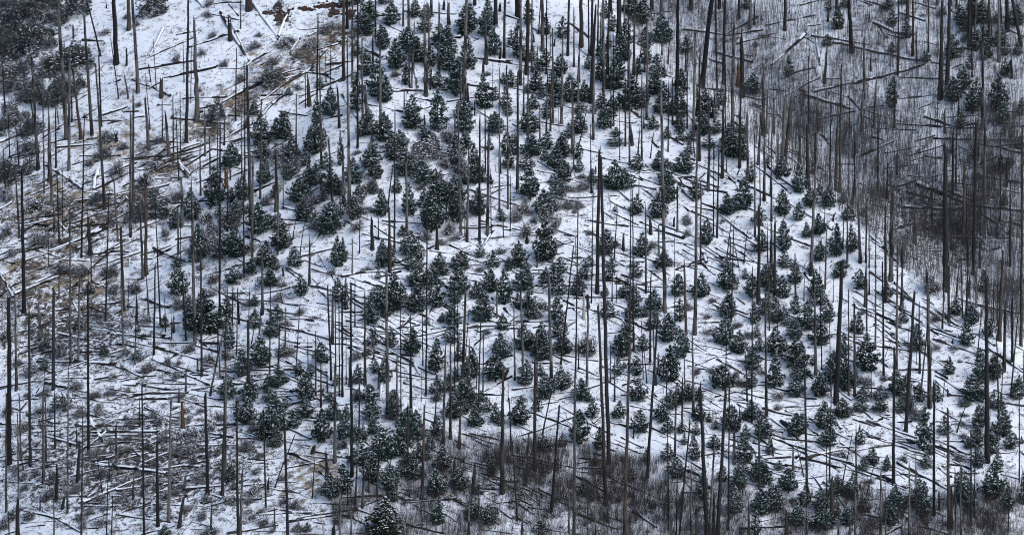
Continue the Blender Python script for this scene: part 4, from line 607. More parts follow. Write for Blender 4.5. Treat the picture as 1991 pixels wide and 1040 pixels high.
# ------------------------------------------------------------------ pines
def pine_meshes(seed, lod=1.0, slim=1.0, leaf='needles'):
    """unit pine: height 1, width about 1; returns trunk and crown"""
    rng = np.random.RandomState(seed); C = []; N = []
    base = rng.uniform(.03, .13); nl = int(rng.randint(9, 12)*(1 if lod > .7 else .9)); lean = rng.uniform(-.03, .03, 2)
    lump = rng.uniform(0, 6.28); power = rng.uniform(.60, .92)
    for q in range(nl):
        t = base+(1-base)*(q+rng.uniform(-.25, .25))/(nl-.3); t = min(max(t, base), .985)
        prof = .5*slim*((1-t)/(1-base))**power*(.55+.45*min(1, (t-base)/.26)**.8)
        nb = max(3, int((3.2+6.5*prof/.5)*rng.uniform(.8, 1.2)))
        for bq in range(nb):
            a = bq*6.283/nb+rng.uniform(-.4, .4)+q*1.1; rr = prof*rng.uniform(.74, 1.16)*(1+.13*math.cos(a-lump))
            if rng.rand() < .10: rr *= .45
            k = max(2, int((4+rr*44)*lod)); tt = t+rng.uniform(-.018, .018); sw = .035+.16*rr
            for w in range(k):
                fr = rng.uniform(.10, 1.0)**.62; side = rng.normal(0, sw*.5)*fr
                p = np.array([math.cos(a)*rr*fr-math.sin(a)*side, math.sin(a)*rr*fr+math.cos(a)*side, tt+.16*rr*fr*fr-.05*rr+rng.normal(0, .028)])
                p[:2] += lean*t; C.append(p); N.append([math.cos(a)*fr, math.sin(a)*fr, .42])
    for w in range(int(16*lod)): C.append(np.array([lean[0], lean[1], 1.0-.09*rng.rand()])+rng.normal(0, .012, 3)); N.append([0, 0, 1])
    C = np.array(C); C[:, 2] = np.clip(C[:, 2], .02, 1.0); N = np.array(N); k = len(C); mb = MB(); nbl = 12 if lod > .7 else 9
    for w in range(nbl):
        d = N*.75+rng.normal(0, .62, (k, 3)); d /= np.linalg.norm(d, axis=1)[:, None]
        v, f = blades(C-d*.012, d, rng.uniform(.040, .076, k)/lod**.4, rng.uniform(.009, .015, k)/lod**.5, rng); mb.add(v, f, 0)
    pick = rng.rand(k) < (.46 if seed % 3 else .62)*(.6+.5*np.clip(C[:, 2], 0, 1))
    v, f = pats(C[pick]+np.array([0, 0, .016])+N[pick]*.03, rng.uniform(.011, .031, pick.sum())/lod**.4, rng); mb.add(v, f, 1)
    crown = mb.mesh('pine_crown', [leaf, 'snow'])
    tb = MB(); add_tube(tb, [[0, 0, -.06], [lean[0]*.4, lean[1]*.4, .4], [lean[0], lean[1], .93]], [.024, .017, .004], 6)
    return tb.mesh('pine_trunk', ['b'], True), crown, mb
PROTO = [pine_meshes(s, 1.0, [1, .94, 1.04, .9, 1, 1.08][s % 6])[:2] for s in range(12)]
OLIVE = pine_meshes(33, 1.0, 1.0, 'olive')[:2]
NP = 300
CLUMPS = [(560, 300, 70, 60), (620, 280, 50, 90), (700, 60, 40, 60), (840, 110, 90, 90), (880, 380, 60, 60), (830, 560, 70, 60), (760, 560, 50, 50), (920, 280, 60, 80), (1140, 180, 60, 80),
          (1200, 120, 50, 90), (1280, 180, 60, 60), (1400, 270, 60, 40), (1090, 330, 40, 60), (1040, 580, 60, 60), (1230, 640, 50, 70), (1540, 650, 70, 90), (1480, 560, 60, 60), (1600, 760, 60, 60),
          (500, 450, 70, 70), (410, 430, 50, 60), (400, 620, 50, 40), (540, 780, 70, 40), (720, 830, 70, 60), (800, 900, 80, 50), (900, 780, 60, 50), (1030, 690, 60, 60), (1440, 900, 60, 70), (1640, 960, 70, 40),
          (1780, 820, 60, 60), (1930, 800, 50, 80), (1900, 60, 60, 60), (640, 420, 60, 60), (1330, 820, 60, 40), (780, 330, 60, 60), (1010, 200, 60, 90)]
_r = np.random.RandomState(91); EXTRA = []
for cx, cy, rx, ry in CLUMPS:
    for z in range(9):
        u, v = cx+_r.normal(0, .62)*rx, cy+_r.normal(0, .62)*ry; h_ = _r.uniform(17, 40)
        if all(abs(u-o[0]) > 6 or abs(v-o[1]) > 6 for o in PINES) and v < 1060: EXTRA.append((u, v, v-h_, h_*_r.uniform(.62, .85)))
PINES += EXTRA
shown = PINES[:NP]; gp = ground([c[0] for c in PINES], [c[1] for c in PINES])
crossing = [(s[0], s[1], s[2], s[3], s[5]) for s in SNAGS if s[4] >= 12]
def pine_company(c):
    for s in crossing:
        if s[1] > c[1]+3 and s[3] < c[1]-4:
            x = s[0]+(s[2]-s[0])*(s[1]-(c[1]+c[2])/2)/(s[1]-s[3])
            if abs(x-c[0]) < c[3]*.4: return {'k': 'behind a charred snag', 'g': 'behind a grey snag', 'b': 'behind a brown snag', 'o': 'behind a scorched snag', 's': 'behind a pale snag'}[s[4][0]]
    nn = sum(1 for o in PINES if o is not c and abs(o[0]-c[0]) < 34 and abs(o[1]-c[1]) < 30)
    return 'standing alone' if nn == 0 else 'in a tight clump' if nn >= 5 else ''
for q, c in enumerate(shown):
    p = gp[q]; u, vb, vt, w = c; s = mpp(p[1]); hgt = (vb-vt)*s*1.08; wid = w*s*1.46
    k = (q*7+int(u)) % 12
    e = link('young_pine', None); e.location = (p[0], p[1], p[2]-.05); e.rotation_euler = (RS.uniform(-.04, .04), RS.uniform(-.04, .04), RS.uniform(0, 6.28)); e.scale = (wid, wid, hgt)
    e.empty_display_size = .2
    pm = OLIVE if q == 0 else PROTO[k]
    link('trunk', pm[0], e); link('crown', pm[1], e)
    size = 'big' if vb-vt > 42 else 'middling' if vb-vt > 31 else 'small'; asp = (vb-vt)/w
    look = '%s %s pine' % (size, 'slender' if asp > 1.3 else 'squat' if asp < .95 else 'round')
    look += ' thickly flecked with snow' if k % 3 == 0 else ' flecked with snow'
    note(e, look, u, (vb+vt)/2, 'pine tree', 'young green pines on the slope', pine_company(c))
# the rest of the small pines as one mass
LO = [pine_meshes(40+s, .5)[2] for s in range(4)]
LOV = [(np.concatenate(m.v), np.concatenate(m.f[:-1]), m.f[-1]) for m in LO]
mb = MB()
for q, c in enumerate(PINES[NP:]):
    p = gp[NP+q]; s = mpp(p[1]); V0, F0, F1 = LOV[q % 4]; a = RS.uniform(0, 6.28); w = c[3]*s*1.46; h = (c[1]-c[2])*s*1.08
    X = np.stack([(V0[:, 0]*math.cos(a)-V0[:, 1]*math.sin(a))*w+p[0], (V0[:, 0]*math.sin(a)+V0[:, 1]*math.cos(a))*w+p[1], V0[:, 2]*h+p[2]-.05], -1)
    n0 = mb.n; mb.add(X, F0, 0); mb.f.append(F1+n0); mb.m.append(np.full(len(F1), 1))
    add_tube(mb, [[p[0], p[1], p[2]-.2], [p[0], p[1], p[2]+h*.8]], [.02*h, .006*h], 5, 2)
link('pine_saplings', mb.mesh('pine_saplings', ['needles', 'snow', 'b']), kind='stuff', label='smaller snow flecked pine saplings filling gaps between the young pines', category='pine saplings')

# ------------------------------------------------------------------ shrubs
def shrub_mesh(seed, leafy_):
    rng = np.random.RandomState(seed); k = 520 if leafy_ else 420; mb = MB()
    th = rng.uniform(0, 6.28, k); ph = np.arccos(rng.uniform(0, 1, k)); rr = rng.uniform(.45, 1, k)**.6*(1+.25*np.cos(th*2+seed)*np.sin(ph))
    lumps = 1+.22*np.sin(th*3+seed*1.3)+.15*np.sin(ph*5+seed)
    C = np.stack([.5*rr*lumps*np.sin(ph)*np.cos(th), .5*rr*lumps*np.sin(ph)*np.sin(th), .92*rr*lumps*np.cos(ph)], -1)
    if leafy_:
        for w in range(8):
            d = C*1.2+rng.normal(0, .6, (k, 3)); d /= np.linalg.norm(d, axis=1)[:, None]
            v, f = blades(C, d, rng.uniform(.05, .10, k), rng.uniform(.014, .024, k), rng); mb.add(v, f, 0)
    else:
        for w in range(4):
            d = C+np.array([0, 0, .35])+rng.normal(0, .30, (k, 3)); d /= np.linalg.norm(d, axis=1)[:, None]
            v, f = blades(C*rng.uniform(.3, .95, k)[:, None], d, rng.uniform(.12, .26, k), rng.uniform(.007, .013, k), rng); mb.add(v, f, 0)
    pk = rng.rand(k) < (.55 if leafy_ else .75)
    v, f = pats(C[pk]+np.array([0, 0, .03]), rng.uniform(.014, .042, pk.sum()), rng); mb.add(v, f, 1)
    return mb.mesh('leafy_shrub' if leafy_ else 'bare_shrub', ['shrubleaf' if leafy_ else 'twig', 'snow'])
_r = np.random.RandomState(66)
for (cx, cy, rx, ry, n_, kd) in [(45, 40, 75, 36, 18, 'e'), (25, 95, 45, 40, 12, 'e'), (135, 122, 36, 26, 8, 'e'), (105, 180, 34, 26, 7, 'e'), (60, 195, 40, 26, 5, 'e'), (20, 250, 40, 40, 5, 'e'), (15, 340, 36, 40, 4, 'e'), (840, 310, 60, 30, 9, 'r'), (570, 330, 60, 50, 9, 'r'), (440, 470, 70, 60, 10, 'r'), (640, 430, 60, 40, 7, 'r'), (1040, 420, 60, 40, 6, 'r')]:
    for z in range(n_): SHRUBS.append((cx+_r.normal(0, .6)*rx, max(6, cy+_r.normal(0, .6)*ry), _r.uniform(20, 42), _r.uniform(16, 34), kd))
SH = {'e': [shrub_mesh(s, True) for s in range(6)], 'r': [shrub_mesh(20+s, False) for s in range(7)]}
gs = ground([s[0] for s in SHRUBS], [s[1] for s in SHRUBS])
for q, s in enumerate(SHRUBS):
    p = gs[q]; me_ = SH[s[4]][q % len(SH[s[4]])]; sc = mpp(p[1])
    o = link('leafy_shrub' if s[4] == 'e' else 'bare_shrub', me_)
    o.location = (p[0], p[1]+s[2]*sc*.15, p[2]-.05); o.rotation_euler = (R(-14), 0, RS.uniform(0, 6.28)); o.scale = (s[2]*sc*1.35, s[2]*sc*1.0, s[3]*sc*1.2)
    sz = 'wide' if s[2] > 34 else 'middling' if s[2] > 24 else 'small'
    look = '%s %s' % (sz, 'dark evergreen shrub dusted with snow' if s[4] == 'e' else 'leafless grey shrub dusted with snow')
    asp = s[3]/s[2]
    note(o, look, s[0], s[1], 'shrub', 'snow dusted shrubs', 'rounded' if asp > .8 else 'low' if asp < .6 else '')

# ------------------------------------------------------------------ standing dead trees
BR = []
for s in range(6):
    rng = np.random.RandomState(60+s); mb = MB(); x = np.linspace(0, 1, 4)
    add_tube(mb, np.stack([x, .08*np.sin(x*3+s), rng.uniform(-.35, .25)*x+rng.uniform(-.3, .3)*x*x], -1), [.030, .022, .014, .005], 4)
    if s % 2: add_tube(mb, [[.5, .02, 0], [.78, .2*rng.choice([-1, 1]), .12]], [.014, .004], 3)
    BR.append({k: mb.mesh('dead_branch', [k], True) for k in 'kgbos'})
TONE = {'k': 'charred', 'g': 'grey', 'b': 'brown', 'o': 'orange scorched', 's': 'bleached'}
gs = ground([s[0] for s in SNAGS], [s[1] for s in SNAGS])
for q, s in enumerate(SNAGS):
    bu, bv, tu, tv, w, code = s; p = gs[q]; sc = mpp(p[1]); rng = np.random.RandomState(500+q); tone = code[0]
    vis_h = bv-max(tv, 0)
    if tv < 2: tu += (tu-bu)/max(30, bv-tv)*rng.uniform(20, 130)*1.0; tv -= rng.uniform(20, 130)
    top = at_depth(tu, tv, p[1])[0]-p; hgt = top[2]; r = w/4*sc/2*1.26
    stub = bv-s[3] < 45
    k = max(3, int(hgt/1.6)+2); t = np.linspace(0, 1, k)
    line = t[:, None]*top[None, :]+np.stack([rng.normal(0, .10, k)*r, rng.normal(0, .10, k)*r, 0*t], -1)*(t[:, None] > 0)
    line[0, 2] -= .35; endr = rng.uniform(.62, .85) if stub else rng.uniform(.42, .68)
    rad = r*(1-(1-endr)*t**.9)*rng.uniform(.96, 1.04, k); rad[0] *= 1.25
    if not stub and rng.rand() < .25: rad[-1] *= .25
    mb = MB(); add_tube(mb, line, rad, 8 if w >= 18 else 6, 0, jag=min(.9 if w >= 14 else .3, r*4.5))
    if stub and w >= 18 and rng.rand() < .5: add_tube(mb, [line[-1]+[r*.3, 0, -.05], line[-1]+[r*.45, .02, r*2.2]], [r*.35, r*.05], 5)
    fine = code.endswith('t'); nbr = int(rng.randint(16, 26)) if fine else (int(rng.randint(5, 13)) if (w >= 11 and not stub and hgt > 5) else 0)
    name = 'tree_stump' if stub else 'dead_tree' if w >= 15 else 'dead_pole'
    me_ = mb.mesh('trunk', [tone], True)
    if nbr:
        o = link(name, None); o.empty_display_size = .3; o.location = p; link('trunk', me_, o)
        for z in range(nbr):
            f = rng.uniform(.25, .97)**.8; c0 = np.array([np.interp(f, t, line[:, x]) for x in range(3)])
            b_ = link('dead_branch', BR[rng.randint(6)][tone], o); b_.location = c0
            ln = rng.uniform(.5, 1.7)*(1.15-f)*(1.2 if fine else .8)+.25
            b_.rotation_euler = (0, rng.uniform(-.25, .55), rng.uniform(0, 6.28)); b_.scale = (ln, ln, ln)
    else:
        o = link(name, me_); o.location = p
        if stub and w >= 20 and rng.rand() < .6:
            sb = MB(); v, f = pats(np.array([line[-1]+[0, 0, .0]]), np.array([rad[-1]*1.0]), rng, .5); sb.add(v, f); link('snow_cap', sb.mesh('snow_cap', ['snow']), o)
    lean = (s[2]-bu)/max(20, bv-s[3])
    ht = ('tall' if vis_h > 150 else 'middling' if vis_h > 85 else 'short') if not stub else ('low' if vis_h < 22 else 'waist high')
    th = 'thick' if w >= 21 else 'stout' if w >= 15 else 'slim' if w >= 10 else 'thread thin'
    kind = ('stump' if vis_h < 22 else 'broken stub') if stub else 'snag'
    look = '%s %s %s %s' % ('' if stub else ht, th, TONE[tone], kind); look = look.strip()
    if fine: look += ' with bare twigs'
    ex = 'leaning right' if lean > .09 else 'leaning left' if lean < -.09 else ''
    if not stub and not ex: ex = 'running out of frame' if s[3] < 0 else 'with snapped top' if endr > .55 else ''
    note(o, look, bu, min(bv, 1039), 'stump' if stub else 'dead tree' if w >= 15 else 'dead pole',
         'burnt stumps and stubs' if stub else 'standing burnt snags' if w >= 15 else 'thin standing burnt poles', ex)

# ------------------------------------------------------------------ fallen logs
def log_mesh(a, b, r, tone, white, rng, bare=0.0):
    """a log between two ground points with snow lying along its top; coordinates local to the middle"""
    mid = (a+b)/2; d = b-a; ln = np.linalg.norm(d); k = max(3, int(ln/1.4)+2); t = np.linspace(0, 1, k)
    flip = rng.rand() < .5; tp = (1-.42*t) if not flip else (.58+.42*t)
    line = a+(b-a)*t[:, None]; gz = height(line[:, 0], line[:, 1]); fit = np.polyfit(t, gz-line[:, 2], 1)
    line[:, 2] += np.polyval(fit, t)*.8+np.maximum(0, gz-line[:, 2]-np.polyval(fit, t))*.25
    rad = r*tp*rng.uniform(.92, 1.08, k); line += rng.normal(0, .18, (k, 3))*r; line[:, 2] += rad*.5
    loc = line-mid; mb = MB(); add_tube(mb, loc, rad, 7, 0, jag=r*1.5)
    if ln > 3 and rng.rand() < .6:
        for z in range(rng.randint(1, 5)):
            f = rng.rand(); c0 = np.array([np.interp(f, t, loc[:, x]) for x in range(3)]); dd = rng.normal(0, 1, 3); dd[2] = abs(dd[2])*.8+.2; dd /= np.linalg.norm(dd)
            add_tube(mb, [c0, c0+dd*rng.uniform(.35, 1.1)], [r*.22+.012, .008], 4)
    # snow strip: a crescent over the upper side, broken here and there
    tg = d/ln; side = np.cross(tg, [0, 0, 1.0]); nn = np.linalg.norm(side); side = side/nn if nn > .05 else np.array([1.0, 0, 0]); upv = np.cross(side, tg); upv *= np.sign(upv[2]+1e-6)
    kk = max(4, int(ln/.5)); ts = np.linspace(0.01, .99, kk); cl = np.stack([np.interp(ts, t, loc[:, x]) for x in range(3)], -1); rl = np.interp(ts, t, rad)
    cover = lattice(ts*ln, ts*0+rng.randint(999), 1.3, 4); amp = np.clip((cover-.16 if white else cover-.24-bare)*4, 0, 1)
    ang = np.array([-68, -34, 0, 34, 68.])
    ang = np.radians(ang); lift = np.array([1.0, 1.22, 1.36, 1.22, 1.0])*1.03
    th = amp[:, None]*lift[None, :]*rl[:, None]*1.0+(1-amp[:, None])*rl[:, None]*.6
    vv = cl[:, None, :]+th[..., None]*(side[None, None, :]*np.sin(ang)[None, :, None]+upv[None, None, :]*np.cos(ang)[None, :, None])
    ii = np.arange(kk-1)[:, None]*5; jj = np.arange(4)[None, :]
    sb = MB(); sb.add(vv.reshape(-1, 3), np.stack([ii+jj, ii+jj+1, ii+jj+6, ii+jj+5], -1).reshape(-1, 4))
    return mid, mb, sb
LOGS.sort(key=lambda s: -s[4]*math.hypot(s[2]-s[0], s[3]-s[1]))
ga = ground([s[0] for s in LOGS], [s[1] for s in LOGS]); gb = ground([s[2] for s in LOGS], [s[3] for s in LOGS])
count = {'fallen_log': 0, 'fallen_pole': 0}; rest = MB(); restw = []
for q, s in enumerate(LOGS):
    rng = np.random.RandomState(3000+q); a, b = ga[q].copy(), gb[q].copy(); sc = mpp(a[1])
    if np.linalg.norm(a-b) > 2.3*math.hypot(s[2]-s[0], s[3]-s[1])*sc+2:            # a sight line that slipped past the ridge: bring the far end to the near depth
        far, near = (a, b) if a[1] > b[1] else (b, a); far[:] = at_depth(*((s[0], s[1]) if far is a else (s[2], s[3])), near[1]+1.5)[0]; far[2] = max(far[2], height(far[0], far[1]))
    r = max(s[4]/4*sc/2*1.38, .06); tone = s[5] if s[5] != 's' else 'g'; white = s[5] == 's' and not (s[0] < 480 and 330 < s[1] < 640 and rng.rand() < .6)
    if tone == 'g': tone = 'k' if rng.rand() < .5 else 'b' if rng.rand() < .4 else 'g'
    mid, mb, sb = log_mesh(a, b, r, tone, white, rng)
    name = 'fallen_log' if s[4] >= 13 else 'fallen_pole'
    if count[name] >= 300:
        for v_, f_, m_ in zip(mb.v, mb.f, mb.m): rest.v.append(v_+mid); rest.f.append(f_); rest.m.append(np.full(len(f_), 0)); 
        restw.append((mb, sb, mid)); continue
    count[name] += 1
    o = link(name, mb.mesh(name, [tone], True)); o.location = mid
    link('snow_cap', sb.mesh('snow_cap', ['snow'], True), o)
    L_ = math.hypot(s[2]-s[0], s[3]-s[1]); dx, dy = s[2]-s[0], s[1]-s[3]
    if dx < 0: dx, dy = -dx, -dy
    sl = dy/max(dx, 1)
    tilt = 'running up right' if .12 < sl < 1.6 else 'running down right' if -1.6 < sl < -.12 else 'lying level' if abs(sl) <= .12 else 'pointing uphill'
    lg = 'long' if L_ > 70 else 'middling' if L_ > 38 else 'short'
    look = '%s %s%s %s' % (lg, 'thick ' if s[4] >= 18 else '', 'snow covered' if white else TONE[tone], 'log' if name == 'fallen_log' else 'fallen pole')
    note(o, look, (s[0]+s[2])/2, (s[1]+s[3])/2, 'log' if name == 'fallen_log' else 'fallen pole', 'fallen burnt logs' if name == 'fallen_log' else 'thin fallen poles', tilt)
_r = np.random.RandomState(404); xs = []
for (cx, cy, rx, ry, sl, sp_, n_) in [(cx_, cy_, a_, b_, c_, d_, e_ if cx_ not in (1550, 1800, 1560) else e_//5) for (cx_, cy_, a_, b_, c_, d_, e_) in [(200, 380, 230, 150, .38, .25, 110), (120, 560, 190, 110, .30, .3, 70), (200, 760, 240, 110, .04, .22, 90), (330, 900, 330, 130, .08, .25, 120), (520, 700, 150, 110, -.2, .25, 80),
                                  (760, 660, 160, 90, -.38, .25, 70), (1180, 560, 220, 130, -.15, .4, 80), (1380, 420, 150, 150, -.55, .2, 60), (1330, 800, 220, 90, -.3, .3, 80), (1640, 880, 230, 100, -.3, .3, 90),
                                  (1760, 660, 150, 100, -.5, .2, 60), (1560, 320, 120, 90, -.6, .25, 50), (1800, 400, 190, 140, 0, .6, 90), (1550, 150, 230, 100, .2, .5, 60), (900, 560, 250, 160, -.1, .5, 70), (1020, 950, 260, 70, -.35, .3, 70), (560, 180, 120, 100, .5, .3, 40), (330, 330, 330, 60, .42, .12, 60)]]:
    u = cx+_r.normal(0, .6, n_)*rx; v = cy+_r.normal(0, .6, n_)*ry; ln_ = _r.uniform(14, 84, n_)**1.0; sl_ = sl+_r.normal(0, sp_, n_); c_ = ln_/np.sqrt(1+sl_**2)/2
    xs += list(zip(u-c_, v+sl_*c_, u+c_, v-sl_*c_, _r.uniform(4, 15, n_)))
xa = ground([t[0] for t in xs], [t[1] for t in xs]); xb = ground([t[2] for t in xs], [t[3] for t in xs])
for q, t in enumerate(xs):
    sc = mpp(xa[q][1])
    if np.linalg.norm(xa[q]-xb[q]) > 2.3*math.hypot(t[2]-t[0], t[3]-t[1])*sc+2: continue
    rng = np.random.RandomState(9000+q); mid, m1, m2 = log_mesh(xa[q], xb[q], max(t[4]/4*sc/2*1.25, .055), 'k', False, rng, .34 if t[0] < 480 and 150 < t[1] < 640 else .16); restw.append((m1, m2, mid))
mb = MB()
for (a_, b_, mid) in restw:
    for src, mi in ((a_, 0), (b_, 1)):
        n0 = mb.n; mb.v += [v+mid for v in src.v]; mb.f += [f+n0 for f in src.f]; mb.m += [np.full(len(f), mi) for f in src.f]; mb.n += src.n
link('fallen_sticks', mb.mesh('fallen_sticks', ['k', 'snow'], True), kind='stuff', label='small snowy sticks and poles strewn between the bigger logs', category='fallen sticks')

# ------------------------------------------------------------------ uncountable growth: gully stems, reddish brush, low heath, dry grass, litter
def inside(poly, u, v):
    r = np.zeros(len(u), bool); k = len(poly)
    for i_ in range(k):
        (x0, y0), (x1, y1) = poly[i_], poly[(i_+1) % k]
        c_ = ((y0 > v) != (y1 > v)); r ^= c_ & (u < (x1-x0)*(v-y0)/((y1-y0) if y1 != y0 else 1e-9)+x0)
    return r
def scatter(n_, poly=None, zs=None, base=0., lo=(0, 0), hi=(W, 1090), seed=1, clump=0, gaps=0):
    rng = np.random.RandomState(seed); u = rng.uniform(lo[0], hi[0], n_); v = rng.uniform(lo[1], hi[1], n_); keep = np.ones(n_, bool)
    if poly is not None: keep &= inside(poly, u, v)
    if zs is not None: keep &= rng.rand(n_) < zone(zs, u, v, base)
    if gaps: keep &= rng.rand(n_) < gaps+(1-gaps)*np.clip((lattice(u, v*.8, 46, seed)*.55+lattice(u, v*.8, 17, seed+1)*.45-.36)*4.5, 0, 1)
    if clump: keep &= rng.rand(n_) < np.clip((lattice(u*.6, v, clump, seed)*.7+lattice(u*.6, v, clump*.45, seed+1)*.3-.47)*7, 0, 1)
    return u[keep], v[keep], ground(u[keep], v[keep])
def stems(mb, P, Hh, rad, lean, rng, mi=0, segs=3):
    """many thin three-sided stems at once"""
    k = len(P); d = rng.normal(0, 1, (k, 2))*lean[:, None]; bend = rng.normal(0, .10, (k, 2)); rings = []
    for q in range(segs+1):
        f = q/segs; c_ = P+np.stack([(d[:, 0]*f+bend[:, 0]*f*f)*Hh, (d[:, 1]*f+bend[:, 1]*f*f)*Hh, Hh*f-.1*(q == 0)], -1); rr = rad*(1-.8*f)
        rings.append(np.stack([c_+np.stack([rr*math.cos(a), rr*math.sin(a), 0*rr], -1) for a in (0, 2.094, 4.189)], 1))
    v = np.stack(rings, 1).reshape(-1, 3); o = (np.arange(k)*(segs+1)*3)[:, None, None]; fs = []
    for q in range(segs):
        for a in range(3): fs.append([q*3+a, q*3+(a+1) % 3, q*3+3+(a+1) % 3, q*3+3+a])
    mb.add(v, (np.array(fs)[None]+o).reshape(-1, 4), mi)
GULLY = [(1190, -30), (2010, -30), (2010, 690), (1930, 640), (1850, 600), (1760, 525), (1660, 430), (1560, 360), (1450, 275), (1340, 190), (1250, 110)]
DENSE = [(1700, 400, 160, 110, .85), (1830, 430, 170, 140, .9), (1560, 260, 140, 80, .72), (1930, 380, 120, 190, .9), (1650, 290, 190, 90, .70), (1930, 590, 90, 80, .75), (1800, 530, 130, 60, .75), (1420, 150, 120, 90, .36), (1960, 200, 90, 160, .34)]
THIN = [(1430, 80, 190, 110, .6), (1600, 120, 200, 120, .55), (1300, 60, 120, 80, .7), (1780, 200, 180, 120, .4), (1930, 200, 90, 140, .4)]
rng = np.random.RandomState(77); mb = MB()
u, v, P = scatter(115000, GULLY, DENSE, .20, (1190, -30), (2010, 690), 21, 0, .45); k = len(P)
stems(mb, P, rng.uniform(1.6, 6.0, k)*rng.uniform(.6, 1, k), rng.uniform(.011, .031, k)*np.where(rng.rand(k) < .12, 1.7, 1), rng.uniform(.02, .12, k), rng)
link('gully_stems', mb.mesh('gully_stems', ['stem']), kind='stuff', label='dense thicket of thin grey stems filling the shaded gully', category='thicket')
mb = MB(); u, v, P = scatter(36000, GULLY, THIN, .30, (1190, -30), (2010, 690), 22, 0, .12); k = len(P)
for w in range(5): stems(mb, P+rng.normal(0, .12, (k, 3))*[1, 1, 0], rng.uniform(.6, 2.4, k), rng.uniform(.009, .020, k), rng.uniform(.10, .34, k), rng)
link('hillside_brush', mb.mesh('hillside_brush', ['twig']), kind='stuff', label='fine leafless brush poking through snow beyond the gully', category='brush')
REDP = [(680, 1100), (640, 985), (760, 930), (850, 850), (960, 850), (1060, 862), (1150, 880), (1290, 900), (1440, 955), (1560, 985), (1680, 945), (1800, 985), (1900, 950), (2010, 950), (2010, 1100)]
REDD = [(960, 890, 120, 50, 1.), (1060, 900, 110, 60, 1.), (1150, 930, 100, 60, .9), (900, 970, 180, 80, .55), (1230, 980, 170, 70, .7), (1060, 1010, 300, 60, .55), (1480, 1010, 200, 50, .5), (1720, 1000, 180, 60, .75), (1900, 990, 140, 70, .8)]
mb = MB(); u, v, P = scatter(38000, REDP, [(a_, b_, c_*1.3, d_*1.2, e_*.7) for a_, b_, c_, d_, e_ in REDD], .36, (640, 840), (2010, 1090), 23, 0, .3); k = len(P)
for w in range(6): stems(mb, P+rng.normal(0, .16, (k, 3))*[1, 1, 0], rng.uniform(.7, 2.6, k), rng.uniform(.009, .022, k), rng.uniform(.10, .42, k), rng)
link('reddish_brush', mb.mesh('reddish_brush', ['redtwig']), kind='stuff', label='reddish leafless brush in the draw along the bottom', category='brush')
DB = band(DIAG, 60, 30, .9)
mb = MB(); u, v, P = scatter(20000, None, DB, 0, (-20, 20), (760, 640), 27, 16); k = len(P)
for w in range(5): stems(mb, P+rng.normal(0, .18, (k, 3))*[1.4, 1, 0], rng.uniform(.35, 1.1, k), rng.uniform(.010, .022, k), rng.uniform(.25, .8, k), rng, 0, 2)
link('hollow_brush', mb.mesh('hollow_brush', ['brownbrush']), kind='stuff', label='brown leafless brush along the diagonal hollow at left', category='brush')
# low heath: small dark twigs with snow on them
HEATH = [(130, 420, 240, 140, .95), (100, 600, 220, 130, .8), (300, 900, 420, 170, .8), (440, 330, 150, 120, .5), (560, 90, 110, 60, .5), (60, 120, 140, 150, .6), (420, 540, 150, 120, .5), (650, 440, 120, 90, .35), (820, 310, 100, 60, .5), (1040, 420, 110, 60, .5), (1400, 690, 140, 120, .35), (1620, 860, 260, 90, .3), (1800, 900, 200, 80, .35), (200, 740, 200, 80, .6)]
HEATH += band(DIAG, 66, 40, 1.0)+[(250, 900, 420, 180, .85), (120, 640, 240, 130, .8)]
mb = MB(); u, v, P = scatter(125000, None, HEATH, .15, seed=24, clump=13); k = len(P)
for w in range(10):
    d = rng.normal(0, .6, (k, 3)); d[:, 2] = np.abs(d[:, 2])+.25; d /= np.linalg.norm(d, axis=1)[:, None]
    V_, F_ = blades(P+rng.normal(0, .16, (k, 3))*[1.6, 1, .2], d, rng.uniform(.22, .60, k), rng.uniform(.018, .045, k), rng); mb.add(V_, F_, 0)
for w in range(2): V_, F_ = pats(P+rng.normal(0, .2, (k, 3))*[1.5, 1, .1]+[0, 0, .22], rng.uniform(.03, .09, k), rng); mb.add(V_, F_, 1)
link('low_heath', mb.mesh('low_heath', ['twig', 'snow']), kind='stuff', label='low dark heath twigs poking through thin snow', category='heath')
mb = MB(); u, v, P = scatter(26000, None, GRASSY, .04, seed=25, clump=11); k = len(P)
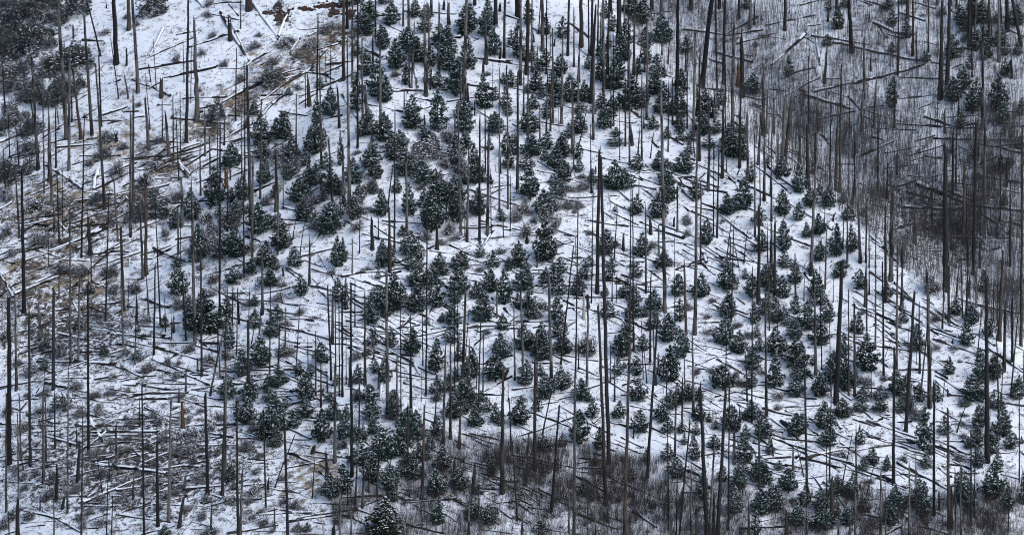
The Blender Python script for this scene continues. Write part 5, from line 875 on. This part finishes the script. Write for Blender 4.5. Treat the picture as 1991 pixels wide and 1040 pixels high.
for w in range(9):
    d = rng.normal(0, .45, (k, 3)); d[:, 2] = np.abs(d[:, 2])+.5; d /= np.linalg.norm(d, axis=1)[:, None]
    V_, F_ = blades(P+rng.normal(0, .13, (k, 3))*[1.4, 1, .1], d, rng.uniform(.18, .45, k), rng.uniform(.015, .035, k), rng); mb.add(V_, F_, 0)
link('dry_grass', mb.mesh('dry_grass', ['grass']), kind='stuff', label='tufts of tawny dry grass showing through the snow', category='dry grass')
mb = MB(); u, v, P = scatter(15000, None, LITTER, .25, seed=26); k = len(P)
for q in range(k):
    a = rng.uniform(0, 6.28); ln = rng.uniform(.3, 1.9); d = np.array([math.cos(a), math.sin(a)])*ln/2
    A = np.array([P[q, 0]-d[0], P[q, 1]-d[1], 0]); B = np.array([P[q, 0]+d[0], P[q, 1]+d[1], 0])
    A[2] = height(A[0], A[1])+.04; B[2] = height(B[0], B[1])+rng.uniform(.04, .25); mb.add(*tube([A, B], [.03, .018], 3), 0)
link('twig_litter', mb.mesh('twig_litter', ['k']), kind='stuff', label='broken twigs littering the snow between logs', category='twig litter')

# ------------------------------------------------------------------ bare earth showing where the bank has slipped
mb = MB(); rng = np.random.RandomState(5)
for (cx, cy, rx, ry, n_) in [(545, 35, 16, 14, 60), (592, 19, 18, 3, 20), (640, 12, 28, 6, 44), (652, 26, 14, 6, 24), (522, 24, 8, 5, 14), (682, 30, 8, 10, 26)]:
    g = ground(cx+rng.normal(0, .5, n_)*rx, cy+rng.normal(0, .5, n_)*ry)
    for p in g:
        r = rng.uniform(.10, .42); th = np.arange(7)*.898
        ring = np.stack([p[0]+r*1.3*np.cos(th)*rng.uniform(.6, 1.2, 7), p[1]+r*.8*np.sin(th), p[2]+.1+.62*r*.8*np.sin(th)+rng.uniform(-.05, .12, 7)], -1)
        tipp = p+np.array([0, -r*.35, r*.45]); low = ring-[0, -.2, .5]
        mb.add(np.vstack([ring, tipp]), [[i_, (i_+1) % 7, 7] for i_ in range(7)])
        mb.add(np.vstack([ring, low]), [[i_, 7+i_, 7+(i_+1) % 7, (i_+1) % 7] for i_ in range(7)])
link('earth_bank', mb.mesh('earth_bank', ['earth']), kind='structure')

write_labels()
